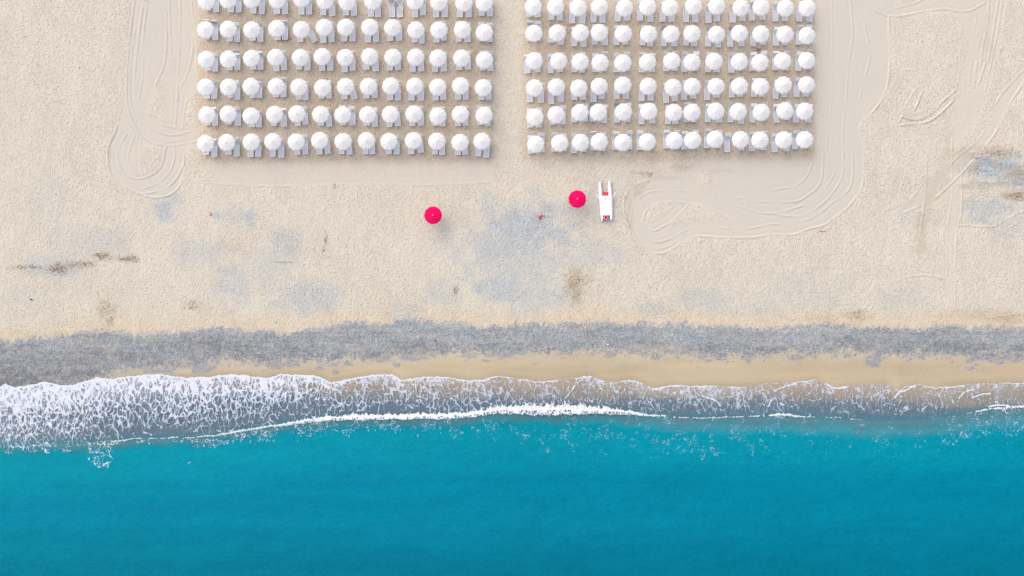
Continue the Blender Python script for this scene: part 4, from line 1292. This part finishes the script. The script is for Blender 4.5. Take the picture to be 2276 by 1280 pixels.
def oar(name_pts, label):
    (x0, y0), (x1, y1) = name_pts
    a = Vector((*PB(x0, y0), .50)); b = Vector((*PB(x1, y1), .58))
    cx0, cy0 = boat.location.x, boat.location.y
    o = empty('oar', (cx0 + a.x, cy0 + a.y, 0))
    bm = bmesh.new()
    d = Vector((b.x - a.x, b.y - a.y, 0))
    add_tube(bm, Vector((0, 0, .555)) - d * .9, Vector((d.x, d.y, .60)), .022, .020, 8)
    link('shaft', bm_mesh('shaft', bm), M_WHITE, o)
    bm = bmesh.new()
    rot = Matrix.Rotation(math.atan2(d.y, d.x), 3, 'Z')
    add_box(bm, (d.x * .82, d.y * .82, .60), (.34, .085, .022), rot, .008)
    link('blade', bm_mesh('blade', bm), M_WHITE, o)
    tag(o, label, 'oar', 'oars of the rescue boat')


oar(((362, 636), (292, 490)), 'white oar splayed over the left hull of the rescue boat')
oar(((708, 608), (768, 456)), 'white oar splayed over the right hull of the rescue boat')

# lifebuoy lying on the boat's stern
bx, by = PB(541, 1094)
lb = empty('lifebuoy', (boat.location.x + bx, boat.location.y + by, 0))
tag(lb, 'red lifebuoy ring with white bands lying at the stern of the rescue boat', 'lifebuoy')


def torus_piece(a0, a1, R, r, z, n=8, m=10):
    vs, fs = [], []
    for i in range(n + 1):
        a = a0 + (a1 - a0) * i / n
        for j in range(m):
            t = 2 * math.pi * j / m
            vs.append(((R + r * math.cos(t)) * math.cos(a), (R + r * math.cos(t)) * math.sin(a), z + r * math.sin(t)))
    for i in range(n):
        for j in range(m):
            fs.append((i * m + j, (i + 1) * m + j, (i + 1) * m + (j + 1) % m, i * m + (j + 1) % m))
    return mesh_from('ring', vs, fs)


for k in range(4):
    a = k * math.pi / 2 + .3
    link('ring_segment', torus_piece(a, a + 1.22, .19, .075, .44), M_REDP, lb, True)
    link('band', torus_piece(a + 1.22, a + math.pi / 2, .19, .077, .44, 3), M_WHITE, lb, True)
bm = bmesh.new()
add_box(bm, (0, 0, .34), (.42, .30, .05), None, .01)
link('net', bm_mesh('net', bm), solid('dark_red_centre', (.10, .012, .015), .9, .3), lb)  # dark red block filling the hole of the ring

# ------------------------------------------------------------------ small things left on the sand
x, y = W(1199.6, 484.2, .2)
o = empty('float_buoy', (x, y, 0))
tag(o, 'round red float on the grey grit below the red bag', 'buoy')
bm = bmesh.new()
add_lathe(bm, [(.03, .0), (.09, .02), (.125, .10), (.13, .17), (.11, .25), (.06, .30), (.03, .31)], 16)
link('body', bm_mesh('body', bm), M_REDP, o, True)
bm = bmesh.new()
add_lathe(bm, [(.02, .30), (.028, .31), (.028, .36), (.015, .37)], 8)
link('cap', bm_mesh('cap', bm), M_REDP, o)
x, y = W(1202.2, 479.2, .1)
o = empty('rescue_bag', (x, y, 0), R_(2))
tag(o, 'red rescue bag with white strap beside the round red float', 'bag')
bm = bmesh.new()
add_box(bm, (.07, 0, .09), (.31, .17, .16), None, .04)
add_box(bm, (-.20, 0, .08), (.14, .16, .14), None, .04)
link('body', bm_mesh('body', bm), M_REDP, o)
bm = bmesh.new()
add_box(bm, (-.11, 0, .09), (.045, .18, .17), None, .006)
link('strap', bm_mesh('strap', bm), M_WHITE, o)
x, y = W(1209.6, 481, .1)
o = empty('stake', (x, y, 0), R_(3))
tag(o, 'short dark stake leaning right of the red rescue bag', 'stake')
bm = bmesh.new()
add_tube(bm, (0, -.15, .03), (0, .10, .30), .022, .018, 8)
link('shaft', bm_mesh('shaft', bm), M_DARK, o)
bm = bmesh.new()
add_lathe(bm, [(.03, 0), (.042, .02), (.042, .05), (.02, .065)], 8, (0, .125, .30))
link('knob', bm_mesh('knob', bm), M_DARK, o)

# faded red anchor float, half buried, seen on the left
x, y = W(466, 475.5, .1)
o = empty('marker_float', (x, y, 0), R_(4))
tag(o, 'faded red crescent float half buried in sand below the left block', 'float')
link('body', torus_piece(-1.9, 1.75, .13, .055, .03, 10), M_FADED, o, True)
bm = bmesh.new()
add_tube(bm, (.12, .0, .05), (.26, .01, .04), .035, .03, 8)
link('stub', bm_mesh('stub', bm), solid('pale_pink_plastic', (.55, .25, .30), .7, .15), o)

# striped marker pole lying near the wheel tracks
x, y = W(1817, 513.4, .05)
o = empty('marker_pole', (x, y, 0), R_(-1))
tag(o, 'short orange and white striped pole lying below the smooth wheel tracks', 'pole')
segs = [(0, .12, M_STONE, .02), (.12, .22, M_FADED, .024), (.22, .30, M_STONE, .026), (.30, .56, M_ORANGE, .055), (.56, .66, M_STONE, .04), (.66, .78, M_REDP, .045)]
for a, b_, mt, r in segs:
    bm = bmesh.new()
    add_tube(bm, (a, 0, r), (b_, 0, r), r, r * .9, 10)
    link('stripe', bm_mesh('stripe', bm), mt, o)
bm = bmesh.new()
add_tube(bm, (.76, -.03, .02), (.90, -.07, .02), .022, .012, 6)
link('tip', bm_mesh('tip', bm), M_FADED, o)


def litter(name, px, py, size, mat, label, cat, rot=0, seed=0, group=None, z=0.0):
    """an irregular lump: stone, scrap or lump of wood"""
    rr = random.Random(seed)
    bm = bmesh.new()
    bmesh.ops.create_icosphere(bm, subdivisions=2, radius=.5)
    for v_ in bm.verts:
        k = 1 + rr.uniform(-.16, .16)
        v_.co = Vector((v_.co.x * size[0] * k, v_.co.y * size[1] * k, v_.co.z * size[2] * k))
    me = bm_mesh(name, bm)
    o = link(name, me, mat, None, True)
    x, y = W(px, py, z)
    o.location = (x, y, z + size[2] * .3)
    o.rotation_euler = (0, 0, R_(rot))
    tag(o, label, cat, group)
    return o


litter('driftwood', 70, 666, (.34, .17, .12), M_DARK, 'dark lump of driftwood on pale sand near the left edge', 'driftwood', -20, 3)
litter('stone', 1351.2, 765.5, (.22, .19, .12), M_STONE, 'white stone standing out on the dark pebbles', 'stone', 0, 4, z=-.15)
litter('litter_scrap', 701, 788.5, (.12, .24, .08), M_STONE, 'small white scrap lying on the pebbles left of centre', 'litter', -15, 5, z=-.25)
litter('litter_scrap', 1389, 517, (.14, .09, .06), M_STONE, 'small white scrap left of the turning loop, beside another', 'litter', 10, 6)
litter('litter_scrap', 1394.5, 517.8, (.16, .09, .06), solid('pale_blue_plastic', (.52, .60, .74), .5), 'small pale blue scrap at the edge of the turning loop', 'litter', -5, 7)
litter('litter_scrap', 176.5, 150, (.16, .15, .07), M_FADED, 'small pink scrap on the rippled sand left of wheel tracks', 'litter', 0, 8)
litter('stone', 968, 756, (.16, .24, .12), M_DARK, 'dark stone on the pebbles above the wet sand', 'stone', 12, 9, z=-.14)
litter('stone', 1368, 788.5, (.14, .13, .08), M_DARK, 'dark stone alone on the smooth wet sand', 'stone', 0, 10, z=-.25)
litter('stone', 613, 716, (.20, .34, .10), M_PALEW, 'blue grey stone beside the upper edge of the pebble band', 'stone', -20, 11)
SCRAPS = [(113, 1.5), (324, 2), (209, 63), (14, 70), (57, 81), (85, 93), (102, 99), (127, 104), (101, 143), (192, 177), (84, 188), (321, 362), (161, 414), (262, 424), (124, 432), (18, 606)]
SCRAP_WORDS = ORD + ['fourteenth', 'fifteenth', 'lowest']
for k, (px, py) in enumerate(SCRAPS):
    litter('wood_scrap', px, py, (rnd.uniform(.10, .20), rnd.uniform(.06, .10), .05), M_DRIFT, 'dark scrap of wood on left hand sand, %s of sixteen from the top' % SCRAP_WORDS[k], 'litter',
           rnd.uniform(-40, 40), 20 + k, 'dark scraps of wood scattered on the sand')
for k, (px, py, lab) in enumerate([(1008, 150, 'dark scrap of wood between parasol rows near the aisle'), (2226, 110, 'dark scrap of wood near the right edge beside wheel ruts'),
                                   (2008, 410, 'dark scrap of wood left of the brown smeared track'), (2051, 92, 'dark scrap of wood on rippled sand above the dug furrows')]):
    litter('wood_scrap', px, py, (rnd.uniform(.10, .20), rnd.uniform(.06, .10), .05), M_DRIFT, lab, 'litter', rnd.uniform(-40, 40), 50 + k, 'dark scraps of wood scattered on the sand')


def stick(px0, py0, px1, py1, r, mat, label, z=0.0, name='stick', bends=3, seed=0):
    rr = random.Random(seed)
    x0, y0 = W(px0, py0, z); x1, y1 = W(px1, py1, z)
    bm = bmesh.new()
    pts = []
    for k in range(bends + 1):
        f = k / bends
        pts.append(Vector(((x1 - x0) * f + rr.uniform(-.03, .03), (y1 - y0) * f + rr.uniform(-.03, .03), r + .01)))
    for a, b_ in zip(pts[:-1], pts[1:]):
        add_tube(bm, a, b_ + (b_ - a) * .04, r, r * .85, 7)
    o = link(name, bm_mesh(name, bm), mat)
    o.location = (x0, y0, z)
    tag(o, label, 'stick')
    return o


stick(609, 580.5, 634, 581.5, .045, M_PALEW, 'pale weathered plank end lying flat on left hand sand', name='plank')
stick(643, 581, 647, 583.5, .03, M_DRIFT, 'short dark stick just right of the pale plank', seed=2)
stick(544, 768, 557, 781, .025, M_DRIFT, 'thin brown reed stem lying on the pebbles at left', z=-.15, seed=3)
stick(1279, 758, 1294, 766, .028, M_DRIFT, 'thin pale reed stem on the pebbles left of the white stone', z=-.15, seed=4)
stick(1456, 762, 1466, 749, .028, M_DRIFT, 'thin reed stem on the pebbles right of the white stone', z=-.12, seed=5)
stick(418, 1030, 424, 1026.5, .03, M_STONE, 'pale stick afloat alone on the blue sea', z=Z_SEA + .0, seed=6)
stick(1440, 388, 1452, 384, .025, M_DRIFT, 'crooked brown stick at the top of the turning loop', seed=7)
stick(1441, 393, 1449, 389, .022, M_DRIFT, 'second crooked brown stick just below another by the turning loop', seed=8)


# ------------------------------------------------------------------ dried weed: strands too many to count
def build_weed():
    patches = [(130, 598, 26, 12, 260), (180, 588, 40, 8, 150), (228, 568, 20, 10, 150), (285, 576, 32, 7, 170), (60, 594, 40, 4, 90), (1275, 640, 18, 34, 160), (1284, 625, 22, 14, 90), (235, 690, 18, 28, 90),
               (430, 680, 18, 9, 60), (1013, 647, 7, 9, 50), (1430, 386, 24, 3, 14), (2230, 340, 46, 9, 120), (2262, 437, 24, 10, 120), (1902, 700, 20, 11, 70), (725, 532, 3, 16, 40), (720, 555, 3, 14, 22), (635, 88, 12, 4, 50),
               (1686, 112, 7, 4, 40), (2200, 345, 60, 14, 90), (2170, 378, 40, 16, 60), (2240, 705, 50, 10, 60), (745, 415, 5, 10, 20), (250, 715, 12, 16, 40)]
    vs, fs = [], []
    rr = random.Random(5)
    for cx, cy, sx, sy, n in patches:
        for _ in range(int(n * .6)):
            x, y = W(cx + rr.gauss(0, sx * .5), cy + rr.gauss(0, sy * .5), 0)
            a = rr.uniform(0, math.pi); l = rr.uniform(.05, .22); wd = rr.uniform(.012, .03)
            dx, dy = math.cos(a) * l, math.sin(a) * l
            nx, ny = -math.sin(a) * wd, math.cos(a) * wd
            z = rr.uniform(.03, .06)
            b = len(vs)
            vs += [(x - nx, y - ny, z), (x + nx, y + ny, z), (x + dx * .5 + nx * 2, y + dy * .5, z + .03), (x + dx * .5, y + dy * .5 - ny, z + .025), (x + dx, y + dy, z - .01),
                   (x + dx * .5, y + dy * .5, z - .03)]
            fs += [(b, b + 1, b + 2, b + 3), (b + 3, b + 2, b + 4), (b, b + 3, b + 5), (b + 3, b + 4, b + 5), (b + 1, b + 5, b + 2), (b + 2, b + 5, b + 4)]
    o = link('dried_seaweed', mesh_from('dried_seaweed', vs, fs), M_WEED)
    o['kind'] = 'stuff'
    o['label'] = 'crumbs of dried brown seaweed strewn over the sand'


build_weed()
